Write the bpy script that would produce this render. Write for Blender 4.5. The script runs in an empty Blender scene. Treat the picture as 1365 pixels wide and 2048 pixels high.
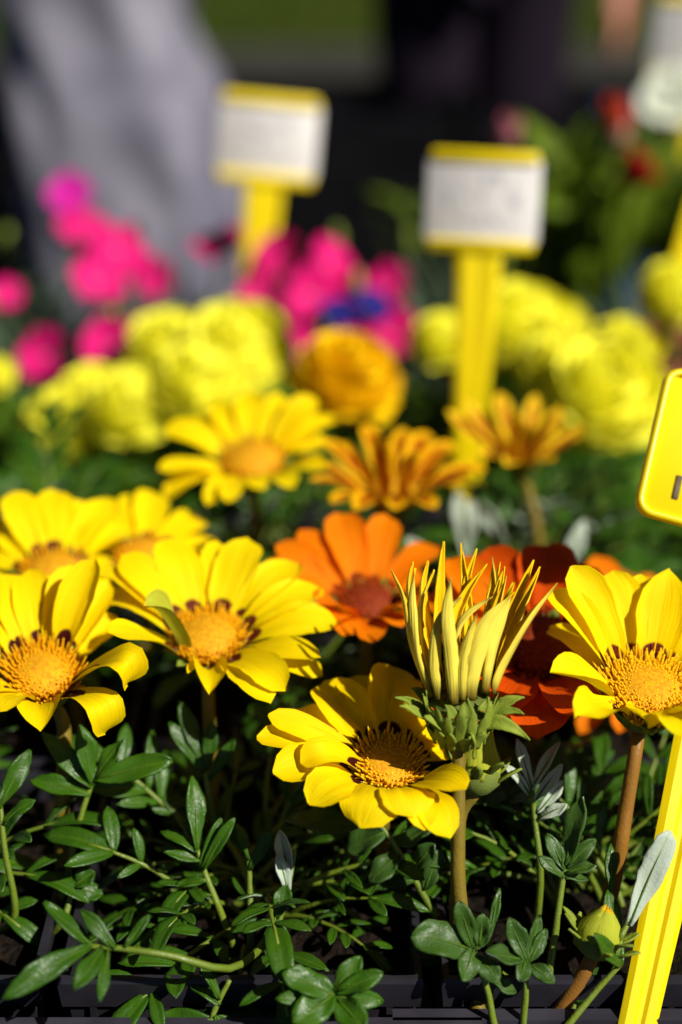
import bpy, math, random
from mathutils import Vector, Matrix
R = math.radians
random.seed(7)
sc = bpy.context.scene
C = sc.collection

# ------------------------------------------------------------------ camera, sky, sun, exposure
HC = 1.10                       # camera height; the stall table top is 0.67 m high
PITCH = R(25)
K = 3129.0                      # focal length in photograph pixels (55 mm on a 24 x 36 frame)
CAM = Vector((0, 0, HC))
FWD = Vector((0, math.cos(PITCH), -math.sin(PITCH)))
RGT = Vector((1, 0, 0))
UPV = Vector((0, math.sin(PITCH), math.cos(PITCH)))
cd = bpy.data.cameras.new('camera'); cam = bpy.data.objects.new('camera', cd); C.objects.link(cam)
cam.location = CAM; cam.rotation_euler = (R(90) - PITCH, 0, 0)
cd.sensor_fit = 'VERTICAL'; cd.sensor_height = 36; cd.sensor_width = 24; cd.lens = 55
cd.clip_start = 0.02; cd.clip_end = 500
cd.dof.use_dof = True; cd.dof.focus_distance = 0.392; cd.dof.aperture_fstop = 4.5
cd.dof.aperture_blades = 0
sc.camera = cam

SUN = Vector((0.60, -0.46, 0.70)).normalized()
w = bpy.data.worlds.new('World'); sc.world = w; w.use_nodes = True
nt = w.node_tree; bg = nt.nodes['Background']
sky = nt.nodes.new('ShaderNodeTexSky'); sky.sky_type = 'NISHITA'; sky.sun_disc = False
sky.air_density = .3; sky.dust_density = 0.1; sky.ozone_density = .5
sky.sun_elevation = math.asin(SUN.z); sky.sun_rotation = math.atan2(SUN.x, SUN.y)
nt.links.new(sky.outputs[0], bg.inputs[0]); bg.inputs[1].default_value = 0.05
sl = bpy.data.lights.new('sun', 'SUN'); sl.energy = 5.0; sl.angle = R(0.53); sl.color = (1, .95, .86)
so = bpy.data.objects.new('sun', sl); C.objects.link(so)
so.rotation_euler = (-SUN).to_track_quat('-Z', 'Y').to_euler()
sc.view_settings.view_transform = 'Standard'; sc.view_settings.look = 'None'
sc.view_settings.exposure = 0.4; sc.view_settings.gamma = 1.0
sc.cycles.use_denoising = True
sc.cycles.max_bounces = 8; sc.cycles.transmission_bounces = 6
sc.cycles.sample_clamp_indirect = 6.0

DROP = .06                      # the rows behind stand this much lower than the front trays
TABLE = 0.73; RIM = 0.831; SOIL = 0.823; SOIL2 = SOIL - DROP; TOP = TABLE - DROP

def at(px, py, z):
    return CAM + z * (FWD + (px - 682.5) / K * RGT + (1024 - py) / K * UPV)
def on_height(px, py, h):
    d = FWD + (px - 682.5) / K * RGT + (1024 - py) / K * UPV
    return CAM + d * ((h - HC) / d.z)

# ------------------------------------------------------------------ materials
def base_mat(name, col=(.5, .5, .5), rough=.5, spec=.4):
    m = bpy.data.materials.new(name); m.use_nodes = True
    n = m.node_tree.nodes; b = n['Principled BSDF']
    b.inputs['Base Color'].default_value = (*col, 1); b.inputs['Roughness'].default_value = rough
    b.inputs['Specular IOR Level'].default_value = spec
    return m, m.node_tree, b

class NB:
    def __init__(s, nt): s.nt = nt
    def n(s, t, **k):
        x = s.nt.nodes.new(t)
        for a, v in k.items(): setattr(x, a, v)
        return x
    def l(s, a, b): s.nt.links.new(a, b)
    def put(s, sock, v):
        if hasattr(v, 'links'): s.l(v, sock)
        else: sock.default_value = v
    def math(s, op, a, b=0.0, clamp=False):
        x = s.n('ShaderNodeMath', operation=op, use_clamp=clamp)
        s.put(x.inputs[0], a); s.put(x.inputs[1], b); return x.outputs[0]
    def ss(s, v, lo, hi, a=0.0, b=1.0):
        x = s.n('ShaderNodeMapRange', interpolation_type='SMOOTHSTEP')
        s.put(x.inputs[0], v); x.inputs[1].default_value = lo; x.inputs[2].default_value = hi
        x.inputs[3].default_value = a; x.inputs[4].default_value = b; return x.outputs[0]
    def mix(s, f, a, b):
        x = s.n('ShaderNodeMix', data_type='RGBA'); s.put(x.inputs[0], f)
        s.put(x.inputs[6], a if hasattr(a, 'links') else (*a, 1)); s.put(x.inputs[7], b if hasattr(b, 'links') else (*b, 1))
        return x.outputs[2]
    def noise(s, scale, detail=3, vec=None):
        x = s.n('ShaderNodeTexNoise'); x.inputs['Scale'].default_value = scale; x.inputs['Detail'].default_value = detail
        if vec is not None: s.l(vec, x.inputs['Vector'])
        return x.outputs[0]

def finish(nb, b, trans, tcol, bump=None, bs=.3, bd=.0004):
    nt = nb.nt; out = nt.nodes['Material Output']
    if bump is not None:
        bp = nb.n('ShaderNodeBump'); bp.inputs['Strength'].default_value = bs; bp.inputs['Distance'].default_value = bd
        nb.l(bump, bp.inputs['Height']); nb.l(bp.outputs[0], b.inputs['Normal'])
    if trans > 0:
        t = nb.n('ShaderNodeBsdfTranslucent'); nb.put(t.inputs[0], tcol)
        mx = nb.n('ShaderNodeMixShader'); mx.inputs[0].default_value = trans
        nb.l(b.outputs[0], mx.inputs[1]); nb.l(t.outputs[0], mx.inputs[2]); nb.l(mx.outputs[0], out.inputs[0])

def petal_mat(name, col, dark, spot=None, slen=.23, stripe=None, swid=.16, base=None, blen=.25, tip=None, trans=.32, rough=.55, lines=26, spec=.07, bs=.4):
    m, nt, b = base_mat(name, col, rough, spec); nb = NB(nt)
    uv = nb.n('ShaderNodeUVMap'); sp = nb.n('ShaderNodeSeparateXYZ'); nb.l(uv.outputs[0], sp.inputs[0])
    u, v = sp.outputs[0], sp.outputs[1]
    oi = nb.n('ShaderNodeObjectInfo'); tc = nb.n('ShaderNodeTexCoord')
    uc = nb.math('ABSOLUTE', nb.math('SUBTRACT', u, .5))
    nz = nb.noise(220, 3, tc.outputs['Object'])
    # streaks running along the petal
    mp = nb.n('ShaderNodeCombineXYZ'); nb.l(nb.math('MULTIPLY', u, lines), mp.inputs[0]); nb.l(nb.math('MULTIPLY', v, 1.5), mp.inputs[1])
    nb.l(nb.math('MULTIPLY', oi.outputs['Random'], 50.0), mp.inputs[2])
    st = nb.noise(1.0, 2, mp.outputs[0])
    f = nb.math('ADD', nb.math('MULTIPLY', nz, .35), nb.math('MULTIPLY', oi.outputs['Random'], .25))
    f = nb.math('ADD', f, nb.math('MULTIPLY', nb.ss(st, .42, .7), .4), True)
    c = nb.mix(f, col, dark)
    if tip: c = nb.mix(nb.ss(v, .86, 1.0), c, tip)
    if stripe:
        k = nb.math('MULTIPLY', nb.ss(uc, swid + .07, swid - .07), nb.ss(v, .95, .7))
        k = nb.math('MULTIPLY', k, nb.ss(st, .2, .5, .6, 1))
        c = nb.mix(k, c, stripe)
    if base:
        c = nb.mix(nb.math('MULTIPLY', nb.ss(nb.math('ADD', v, nb.math('MULTIPLY', st, .16)), blen + .12, blen - .06), .95), c, base)
    if spot:
        d = nb.math('ADD', nb.math('POWER', nb.math('DIVIDE', uc, .52), 2.0), nb.math('POWER', nb.math('DIVIDE', v, slen), 2.0))
        d = nb.math('ADD', d, nb.math('MULTIPLY', nz, .25))
        c = nb.mix(nb.ss(d, 1.18, 1.0), c, spot)
        # small pale eye in the dark blotch
        e = nb.math('ADD', nb.math('POWER', nb.math('DIVIDE', uc, .10), 2.0), nb.math('POWER', nb.math('DIVIDE', nb.math('SUBTRACT', v, slen * .45), .022), 2.0))
        c = nb.mix(nb.math('MULTIPLY', nb.ss(e, 1.2, .6), .55), c, (.8, .72, .35))
    nb.l(c, b.inputs['Base Color'])
    finish(nb, b, trans, c, st, bs, .0006)
    return m

def leaf_mat(name, col, dark, rough=.38, trans=.12, vein=None, spec=.5, fuzz=0):
    m, nt, b = base_mat(name, col, rough, spec); nb = NB(nt)
    uv = nb.n('ShaderNodeUVMap'); sp = nb.n('ShaderNodeSeparateXYZ'); nb.l(uv.outputs[0], sp.inputs[0])
    oi = nb.n('ShaderNodeObjectInfo'); tc = nb.n('ShaderNodeTexCoord'); geo = nb.n('ShaderNodeNewGeometry')
    nz = nb.noise(320, 4, tc.outputs['Object']); n2 = nb.noise(1500, 2, geo.outputs['Position'])
    f = nb.math('ADD', nb.math('MULTIPLY', nz, .6), nb.math('MULTIPLY', oi.outputs['Random'], .4), True)
    c = nb.mix(f, col, dark)
    uc = nb.math('ABSOLUTE', nb.math('SUBTRACT', sp.outputs[0], .5))
    if vein: c = nb.mix(nb.math('MULTIPLY', nb.ss(uc, .09, .02), .35), c, vein)
    nb.l(c, b.inputs['Base Color'])
    r = nb.ss(nz, .3, .7, rough - .08, rough + .14); nb.l(r, b.inputs['Roughness'])
    if fuzz: b.inputs['Sheen Weight'].default_value = fuzz; b.inputs['Sheen Roughness'].default_value = .4
    h = nb.math('ADD', nb.math('MULTIPLY', n2, .5), nz)
    finish(nb, b, trans, c, h, .45, .0006)
    return m

def plain_mat(name, col, col2, scale, rough=.5, spec=.4, bs=.2, bd=.001, trans=0):
    m, nt, b = base_mat(name, col, rough, spec); nb = NB(nt)
    tc = nb.n('ShaderNodeTexCoord'); nz = nb.noise(scale, 5, tc.outputs['Object'])
    c = nb.mix(nb.ss(nz, .3, .7), col, col2)
    nb.l(c, b.inputs['Base Color']); finish(nb, b, trans, c, nz, bs, bd); return m

MAROON = (.14, .022, .008)
M = {}
M['yellow'] = petal_mat('yellow_gazania_petal', (.95, .74, .002), (.91, .64, .001), spot=MAROON, slen=.27)
M['yellow_dark'] = petal_mat('yellow_gazania_petal_maroon_ring', (.95, .72, .002), (.90, .60, .001), spot=(.06, .006, .006), slen=.30)
M['yellow_far'] = petal_mat('golden_gazania_petal', (.95, .73, .002), (.91, .62, .001), spot=(.2, .05, .004), slen=.15)
M['orange'] = petal_mat('orange_gazania_petal', (.90, .26, .002), (.80, .15, .001), spot=(.25, .03, .002), slen=.22, trans=.36)
M['red'] = petal_mat('shaded_orange_gazania_petal', (.66, .085, .002), (.5, .045, .001), spot=(.2, .02, .002), slen=.22, trans=.3)  # darker copy of the orange petal, shade put into the colour
M['striped'] = petal_mat('striped_gazania_petal', (.90, .52, .004), (.84, .38, .003), stripe=(.34, .022, .002), swid=.20, trans=.3)
M['striped_out'] = petal_mat('striped_gazania_petal_outer', (.92, .62, .012), (.84, .46, .008), stripe=(.34, .05, .006), swid=.19, base=(.2, .06, .01), trans=.3)
M['bud_in'] = petal_mat('bud_petal_inner', (.90, .62, .006), (.85, .5, .004), spot=(.02, .004, .004), slen=.26, trans=.2)
M['bud_out'] = petal_mat('bud_petal_outer', (.93, .79, .10), (.68, .55, .04), base=(.16, .11, .014), blen=.17, tip=(.42, .28, .04), trans=.2, rough=.55, lines=9, bs=.9)
M['bud_young'] = petal_mat('young_bud_petal', (.52, .54, .04), (.32, .38, .03), tip=(.85, .5, .01), trans=.3)
M['marigold'] = petal_mat('lemon_marigold_petal', (.97, .95, .10), (.96, .90, .03), trans=.22, rough=.6, lines=8)
M['marigold_o'] = petal_mat('golden_marigold_petal', (.96, .72, .006), (.93, .58, .004), trans=.22, rough=.6, lines=8, tip=(.94, .6, .004))
M['pink'] = petal_mat('pink_dianthus_petal', (.80, .016, .22), (.68, .008, .15), base=(.7, .25, .4), blen=.12, trans=.3, rough=.6)
M['magenta'] = petal_mat('magenta_dianthus_petal', (.72, .03, .42), (.6, .012, .3), trans=.3, rough=.6)
M['blue'] = petal_mat('blue_viola_petal', (.02, .02, .22), (.012, .010, .12), base=(.5, .5, .6), blen=.08, trans=.25, rough=.6)
M['red_cream'] = petal_mat('red_cream_petal', (.62, .07, .02), (.5, .04, .015), base=(.85, .5, .38), blen=.5, trans=.25)
M['dark_red'] = petal_mat('dark_red_petal', (.35, .015, .008), (.25, .01, .006), trans=.25)
M['rose'] = petal_mat('rose_petal', (.45, .05, .16), (.6, .3, .25), trans=.25)
M['white_petal'] = petal_mat('white_petal', (.8, .82, .72), (.7, .75, .55), base=(.4, .55, .1), blen=.2, trans=.3)
M['leaf'] = leaf_mat('gazania_leaf_upper', (.040, .112, .003), (.015, .055, .002), vein=(.075, .14, .010), spec=.32)
M['leaf_matt'] = leaf_mat('gazania_leaf_matt', (.042, .098, .010), (.020, .055, .006), rough=.46, vein=(.06, .12, .015), spec=.3, fuzz=.03)
M['leaf_under'] = leaf_mat('gazania_leaf_woolly_underside', (.46, .52, .44), (.34, .42, .30), rough=.8, trans=.1, vein=(.2, .28, .08), spec=.2)
M['rachis'] = leaf_mat('leaf_stalk', (.15, .205, .012), (.08, .13, .008), rough=.45, trans=0)
M['midrib'] = leaf_mat('leaf_midrib', (.065, .125, .008), (.04, .09, .006), rough=.5, trans=0, spec=.2)
M['stem'] = leaf_mat('flower_stem', (.20, .145, .012), (.13, .095, .008), rough=.5, trans=0, fuzz=.05, spec=.25)
M['stem_red'] = leaf_mat('reddish_flower_stem', (.26, .125, .014), (.17, .065, .010), rough=.5, trans=0, fuzz=.05, spec=.25)
M['bract'] = leaf_mat('involucre_bract', (.27, .33, .035), (.10, .15, .014), rough=.65, trans=.08, spec=.15)
M['bract_dark'] = leaf_mat('involucre_cup', (.17, .22, .04), (.055, .08, .016), rough=.65, trans=0, spec=.15)
M['marigold_leaf'] = leaf_mat('marigold_leaf', (.12, .24, .010), (.045, .11, .006), rough=.55, trans=.25, spec=.2)
M['dianthus_leaf'] = leaf_mat('dianthus_leaf', (.10, .15, .085), (.05, .09, .04), rough=.55, trans=.15)
M['light_leaf'] = leaf_mat('broad_light_leaf', (.16, .235, .006), (.075, .135, .004), rough=.55, trans=.3, spec=.2)
M['bud_green'] = leaf_mat('bud_green', (.22, .30, .03), (.14, .2, .02), rough=.5, trans=.15)
M['disc'] = plain_mat('disc_floor', (.66, .34, .006), (.5, .2, .004), 900, .7, .15)
M['disc_red'] = plain_mat('disc_floor_red', (.22, .03, .004), (.14, .015, .003), 900, .7, .15)
M['floret'] = petal_mat('disc_floret', (.82, .40, .003), (.74, .29, .002), tip=(.92, .60, .008), trans=.2, lines=3)
M['floret_y'] = petal_mat('disc_floret_yellow', (.88, .50, .004), (.78, .36, .002), tip=(.95, .72, .015), trans=.2, lines=3)
M['floret_d'] = petal_mat('disc_floret_brown', (.72, .36, .004), (.4, .13, .002), tip=(.88, .58, .01), trans=.2, lines=3)
M['floret_red'] = petal_mat('disc_floret_red', (.45, .06, .005), (.3, .03, .004), tip=(.7, .16, .006), trans=.2, lines=3)
M['sign'] = plain_mat('yellow_sign_plastic', (.90, .70, .0), (.87, .66, .0), 60, .34, .5, .05, .0004, trans=.15)
M['card'] = None
M['ink'] = plain_mat('dark_brown_ink', (.06, .035, .008), (.08, .05, .01), 300, .6)
M['pot'] = plain_mat('black_pot_plastic', (.020, .0185, .025), (.013, .012, .016), 90, .45, .3, .1, .0005)
M['tray'] = plain_mat('dark_grey_tray_plastic', (.040, .037, .050), (.022, .020, .028), 70, .5, .3, .1, .0005)
M['terracotta'] = plain_mat('terracotta', (.42, .13, .06), (.34, .10, .05), 60, .8)
M['soil'] = plain_mat('potting_soil', (.016, .010, .006), (.005, .0035, .0025), 420, .95, .1, 1.0, .004)
M['table'] = plain_mat('weathered_table_board', (.10, .08, .06), (.06, .05, .04), 25, .8)
M['metal'] = plain_mat('grey_steel', (.3, .3, .31), (.24, .24, .25), 40, .45)
M['asphalt'] = plain_mat('asphalt', (.013, .012, .0115), (.009, .0085, .0085), 18, .95, .1, .4, .01)
M['kerb'] = plain_mat('kerb_stone', (.05, .048, .035), (.035, .033, .025), 9, .85)
M['lawn'] = plain_mat('lawn', (.026, .046, .002), (.045, .056, .004), 1.6, .95, .1, .5, .02)
M['grass'] = leaf_mat('grass_blade', (.04, .07, .004), (.028, .05, .003), rough=.7, trans=.2, spec=.1)
M['crate'] = plain_mat('shade_gap_crate_plastic', (.003, .003, .004), (.002, .002, .003), 30, .6, .12)  # near-black, stands in for the deep shade behind the stall
M['blue_crate'] = plain_mat('blue_crate_plastic', (.012, .04, .14), (.008, .03, .1), 30, .5, .3)
M['coat'] = plain_mat('grey_washed_cotton', (.23, .222, .265), (.115, .110, .15), 11, .9, .2, .5, .01)
M['trousers'] = plain_mat('dark_trousers', (.02, .02, .025), (.015, .014, .018), 20, .9, .2)
M['purple'] = plain_mat('dark_purple_cloth', (.005, .0022, .009), (.008, .003, .009), 8, .9, .2)
M['skin'] = plain_mat('skin', (.58, .24, .17), (.5, .19, .13), 25, .5, .35)
M['hair'] = plain_mat('brown_hair', (.05, .03, .018), (.03, .018, .01), 80, .5)
M['shoe'] = plain_mat('black_shoe', (.015, .014, .014), (.02, .02, .02), 30, .4)

def card_mat(name, vertical):
    m, nt, b = base_mat(name, (.72, .70, .68), .55, .3); nb = NB(nt)
    uv = nb.n('ShaderNodeUVMap'); sp = nb.n('ShaderNodeSeparateXYZ'); nb.l(uv.outputs[0], sp.inputs[0])
    mp = nb.n('ShaderNodeCombineXYZ')
    nb.l(nb.math('MULTIPLY', sp.outputs[0], 11.0 if vertical else 8.0), mp.inputs[0]); nb.l(nb.math('MULTIPLY', sp.outputs[1], 3.0 if vertical else 8.0), mp.inputs[1])
    nz = nb.noise(1.0, 3, mp.outputs[0])
    k = nb.math('MULTIPLY', nb.ss(nz, .50, .62), nb.ss(nb.math('ABSOLUTE', nb.math('SUBTRACT', sp.outputs[0], .5)), .36, .30))
    k = nb.math('MULTIPLY', k, nb.ss(nb.math('ABSOLUTE', nb.math('SUBTRACT', sp.outputs[1], .5)), .40, .32))
    c = nb.mix(nb.math('MULTIPLY', k, .75), (.60, .575, .55), (.30, .30, .32)); nb.l(c, b.inputs['Base Color']); return m
M['card'] = card_mat('price_card', False); M['card_v'] = card_mat('price_card_handwritten', True)

# ------------------------------------------------------------------ mesh helpers
class MB:
    def __init__(s): s.v = []; s.f = []; s.uv = []; s.mi = []
    def vert(s, p, uv=(0, 0)): s.v.append(tuple(p)); s.uv.append(uv); return len(s.v) - 1
    def face(s, idx, mi=0): s.f.append(tuple(idx)); s.mi.append(mi)
    def grid(s, G, thick=0.0, mi=0, mi2=1):
        nv, nu = len(G), len(G[0])
        def uv(i, j): return (j / (nu - 1), i / (nv - 1))
        if thick <= 0:
            ix = [[s.vert(G[i][j], uv(i, j)) for j in range(nu)] for i in range(nv)]
            for i in range(nv - 1):
                for j in range(nu - 1): s.face((ix[i][j], ix[i][j+1], ix[i+1][j+1], ix[i+1][j]), mi)
            return
        N = []
        for i in range(nv):
            row = []
            for j in range(nu):
                du = Vector(G[i][min(j+1, nu-1)]) - Vector(G[i][max(j-1, 0)]); dv = Vector(G[min(i+1, nv-1)][j]) - Vector(G[max(i-1, 0)][j])
                n = du.cross(dv); row.append(n.normalized() if n.length > 1e-12 else Vector((0, 0, 1)))
            N.append(row)
        a = [[s.vert(Vector(G[i][j]) + N[i][j] * thick / 2, uv(i, j)) for j in range(nu)] for i in range(nv)]
        b = [[s.vert(Vector(G[i][j]) - N[i][j] * thick / 2, uv(i, j)) for j in range(nu)] for i in range(nv)]
        for i in range(nv - 1):
            for j in range(nu - 1):
                s.face((a[i][j], a[i][j+1], a[i+1][j+1], a[i+1][j]), mi)
                s.face((b[i][j], b[i+1][j], b[i+1][j+1], b[i][j+1]), mi2)
            s.face((a[i][0], a[i+1][0], b[i+1][0], b[i][0]), mi); s.face((a[i][nu-1], b[i][nu-1], b[i+1][nu-1], a[i+1][nu-1]), mi)
        for j in range(nu - 1):
            s.face((a[0][j], b[0][j], b[0][j+1], a[0][j+1]), mi); s.face((a[nv-1][j], a[nv-1][j+1], b[nv-1][j+1], b[nv-1][j]), mi)
    def tube(s, pts, rad, seg=8, mi=0, flat=1.0):
        pts = [Vector(p) for p in pts]; n = len(pts); rings = []; ref = None
        for i in range(n):
            t = (pts[min(i+1, n-1)] - pts[max(i-1, 0)]).normalized()
            if ref is None: ref = t.orthogonal().normalized()
            ref = (ref - t * ref.dot(t)).normalized(); bi = t.cross(ref)
            r = rad[i] if hasattr(rad, '__len__') else rad
            rings.append([s.vert(pts[i] + (ref * math.cos(2*math.pi*k/seg) + bi * math.sin(2*math.pi*k/seg) * flat) * r, (k/seg, i/(n-1))) for k in range(seg)])
        for i in range(n - 1):
            for k in range(seg): s.face((rings[i][k], rings[i][(k+1) % seg], rings[i+1][(k+1) % seg], rings[i+1][k]), mi)
        s.face(tuple(reversed(rings[0])), mi); s.face(tuple(rings[-1]), mi)
    def lathe(s, c, a, prof, seg=16, mi=0, wob=0.0):
        a = Vector(a).normalized(); e1 = a.orthogonal().normalized(); e2 = a.cross(e1); rings = []
        for q, (h, r) in enumerate(prof):
            rings.append([s.vert(Vector(c) + a*h + (e1*math.cos(2*math.pi*k/seg) + e2*math.sin(2*math.pi*k/seg)) * r * (1 + wob*random.uniform(-1, 1)), (k/seg, q/(len(prof)-1))) for k in range(seg)])
        for i in range(len(prof) - 1):
            for k in range(seg): s.face((rings[i][k], rings[i][(k+1) % seg], rings[i+1][(k+1) % seg], rings[i+1][k]), mi)
        s.face(tuple(reversed(rings[0])), mi); s.face(tuple(rings[-1]), mi)
    def box(s, lo, hi, mi=0, M4=None):
        x0, y0, z0 = lo; x1, y1, z1 = hi
        P = [Vector(p) for p in ((x0,y0,z0),(x1,y0,z0),(x1,y1,z0),(x0,y1,z0),(x0,y0,z1),(x1,y0,z1),(x1,y1,z1),(x0,y1,z1))]
        if M4: P = [M4 @ p for p in P]
        i = [s.vert(p, (0, 0)) for p in P]
        for f in ((0,3,2,1),(4,5,6,7),(0,1,5,4),(1,2,6,5),(2,3,7,6),(3,0,4,7)): s.face([i[k] for k in f], mi)
    def mesh(s, name, mats, smooth=True):
        me = bpy.data.meshes.new(name); me.from_pydata(s.v, [], s.f)
        for m in mats: me.materials.append(m)
        ul = me.uv_layers.new(name='UVMap')
        vi = [0] * len(me.loops); me.loops.foreach_get('vertex_index', vi)
        flat = []
        for k in vi: flat.extend(s.uv[k])
        ul.data.foreach_set('uv', flat)
        me.polygons.foreach_set('material_index', s.mi); me.polygons.foreach_set('use_smooth', [smooth] * len(s.f))
        me.update(); return me
    def build(s, name, mats, parent=None, smooth=True):
        if not isinstance(mats, (list, tuple)): mats = [mats]
        return link(name, s.mesh(name, mats, smooth), parent)

def link(name, me, parent=None, mat4=None):
    o = bpy.data.objects.new(name, me); C.objects.link(o)
    if parent is not None:
        o.parent = parent
        if mat4 is None: o.matrix_parent_inverse = Matrix.Translation(parent.location).inverted()
    if mat4 is not None: o.matrix_basis = mat4
    return o
def tag(o, label=None, cat=None, group=None, kind=None):
    if label: o['label'] = label
    if cat: o['category'] = cat
    if group: o['group'] = group
    if kind: o['kind'] = kind
    return o
def thing(name, loc, label, cat, group=None):
    o = bpy.data.objects.new(name, None); C.objects.link(o); o.location = loc; o.empty_display_size = .01
    return tag(o, label, cat, group)

def spline(pts, n):
    P = [Vector(p) for p in pts]
    P = [P[0]*2 - P[1]] + P + [P[-1]*2 - P[-2]]; m = len(P) - 3; out = []
    for q in range(n):
        t = q / (n - 1) * m; i = min(int(t), m - 1); t -= i
        a, b, c, d = P[i:i+4]
        out.append(.5 * ((2*b) + (c - a)*t + (2*a - 5*b + 4*c - d)*t*t + (3*b - a - 3*c + d)*t**3))
    return out
def lerp_tab(tab, x):
    for (a, b), (c, d) in zip(tab, tab[1:]):
        if x <= c: return b + (d - b) * (x - a) / (c - a)
    return tab[-1][1]
ROUND = [(0, .42), (.12, .5), (.35, .82), (.6, 1), (.8, .92), (.92, .62), (.97, .38), (1, .06)]
POINT = [(0, .45), (.2, .7), (.5, 1), (.7, .9), (.87, .5), (.95, .22), (1, .02)]
LANCE = [(0, .55), (.15, .85), (.35, 1), (.55, .82), (.75, .48), (.9, .2), (1, .02)]
OVAL = [(0, .16), (.1, .5), (.3, .88), (.55, 1), (.78, .85), (.92, .52), (.98, .25), (1, .05)]
LOBE = [(0, .22), (.15, .5), (.45, .95), (.65, 1), (.85, .66), (.95, .32), (1, .03)]
def ribbon(pts, hint, width, prof=ROUND, cup=0.0, nv=13, nu=7, ridge=.05, wave=0.0, twist=0.0, rag=0.0):
    c = spline(pts, nv); G = []; ph = random.random() * 6.28
    for i in range(nv):
        v = i / (nv - 1); t = (c[min(i+1, nv-1)] - c[max(i-1, 0)]).normalized()
        if i == 0: N0 = hint
        N = N0 - t * N0.dot(t)
        N = N.normalized() if N.length > 1e-6 else t.orthogonal().normalized()
        N0 = N; sd = t.cross(N)
        if twist:
            q = Matrix.Rotation(twist * v, 3, t); N = q @ N; sd = q @ sd
        hw = width / 2 * lerp_tab(prof, v); row = []; ja, jb = 1 + rag*random.uniform(-1, 1), 1 + rag*random.uniform(-1, 1)
        for j in range(nu):
            u = -1 + 2 * j / (nu - 1)
            off = hw * (cup * u * u - ridge * math.cos(3 * math.pi * u) * math.sin(math.pi * min(v * 1.1, 1)))
            off += wave * math.sin(v * 9 + ph + u * 1.5) * abs(u) * width * .12
            row.append(c[i] + sd * (u * hw * (ja if u < 0 else jb)) + N * off)
        G.append(row)
    return G

# ------------------------------------------------------------------ gazania blooms
def ray_sphere(px, py, c, r, side):
    d = (at(px, py, 1.0) - CAM).normalized(); oc = c - CAM; tca = oc.dot(d); d2 = oc.length_squared - tca * tca
    h = math.sqrt(max(0.0, r * r - d2))
    return CAM + d * (tca + (h if side == 'b' else -h))
def frame_of(a):
    a = a.normalized(); e1 = (RGT - a * RGT.dot(a)).normalized(); return a, e1, a.cross(e1)

def disc_part(root, c, a, r, mats, n=170, hgt=.0042, dome=.55, fw=.0004):
    a, e1, e2 = frame_of(a)
    mb = MB(); mb.lathe(c - a * .003, a, [(0, r*.9), (.003, r), (.003 + r*dome*.55, r*.8), (.003 + r*dome*.9, r*.42), (.003 + r*dome, .0002)], 20)
    d = mb.build('disc', mats[0], root)
    fl = MB(); g = math.pi * (3 - math.sqrt(5))
    for k in range(n):
        q = math.sqrt((k + .5) / n); rr = r * q * 1.0; th = k * g
        rad = e1 * math.cos(th) + e2 * math.sin(th)
        p = c + rad * rr + a * (r * dome * (1 - q ** 2.2) - .001)
        L = hgt * (.16 + .9 * q ** 3.5) * random.uniform(.75, 1.3)
        dr = (a * 1.0 + rad * (.15 + .5 * q) + Vector([random.uniform(-.2, .2) for _ in range(3)])).normalized()
        s_ = fw * random.uniform(.8, 1.25)
        fl.tube([p, p + dr * L * .6, p + dr * L], [s_, s_ * 1.1, s_ * .45], 5)
    f = fl.build('disc_florets', mats[1], d); f['kind'] = 'stuff'
    return d

def involucre(root, c, a, r, depth=.011):
    a, e1, e2 = frame_of(a)
    b = c - a * depth
    mb = MB(); mb.lathe(b, a, [(0, .0021), (.0012, r*.45), (depth*.4, r*.74), (depth*.75, r*.86), (depth*.97, r*.84)], 16, wob=.03)
    mb.build('involucre_cup', M['bract_dark'], root)
    n = 11
    for k in range(n):
        th = 2*math.pi*(k + random.uniform(-.2, .2))/n; rad = e1*math.cos(th) + e2*math.sin(th)
        p0 = b + a*depth*.45 + rad*r*.74; p1 = b + a*depth*.9 + rad*r*1.02; p2 = b + a*depth*1.15 + rad*r*random.uniform(1.15, 1.5)
        g = MB(); g.grid(ribbon([p0, p1, p2], a - rad, .0042, POINT, .3, 6, 4), .0005, 0, 0); g.build('bract', M['bract'], root)

def stem_part(root, pts, r0, r1, mat, name='stem'):
    P = spline(pts, 14); mb = MB(); mb.tube(P, [r0 + (r1 - r0) * i / 13 for i in range(14)], 10); return mb.build(name, mat, root)

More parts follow.
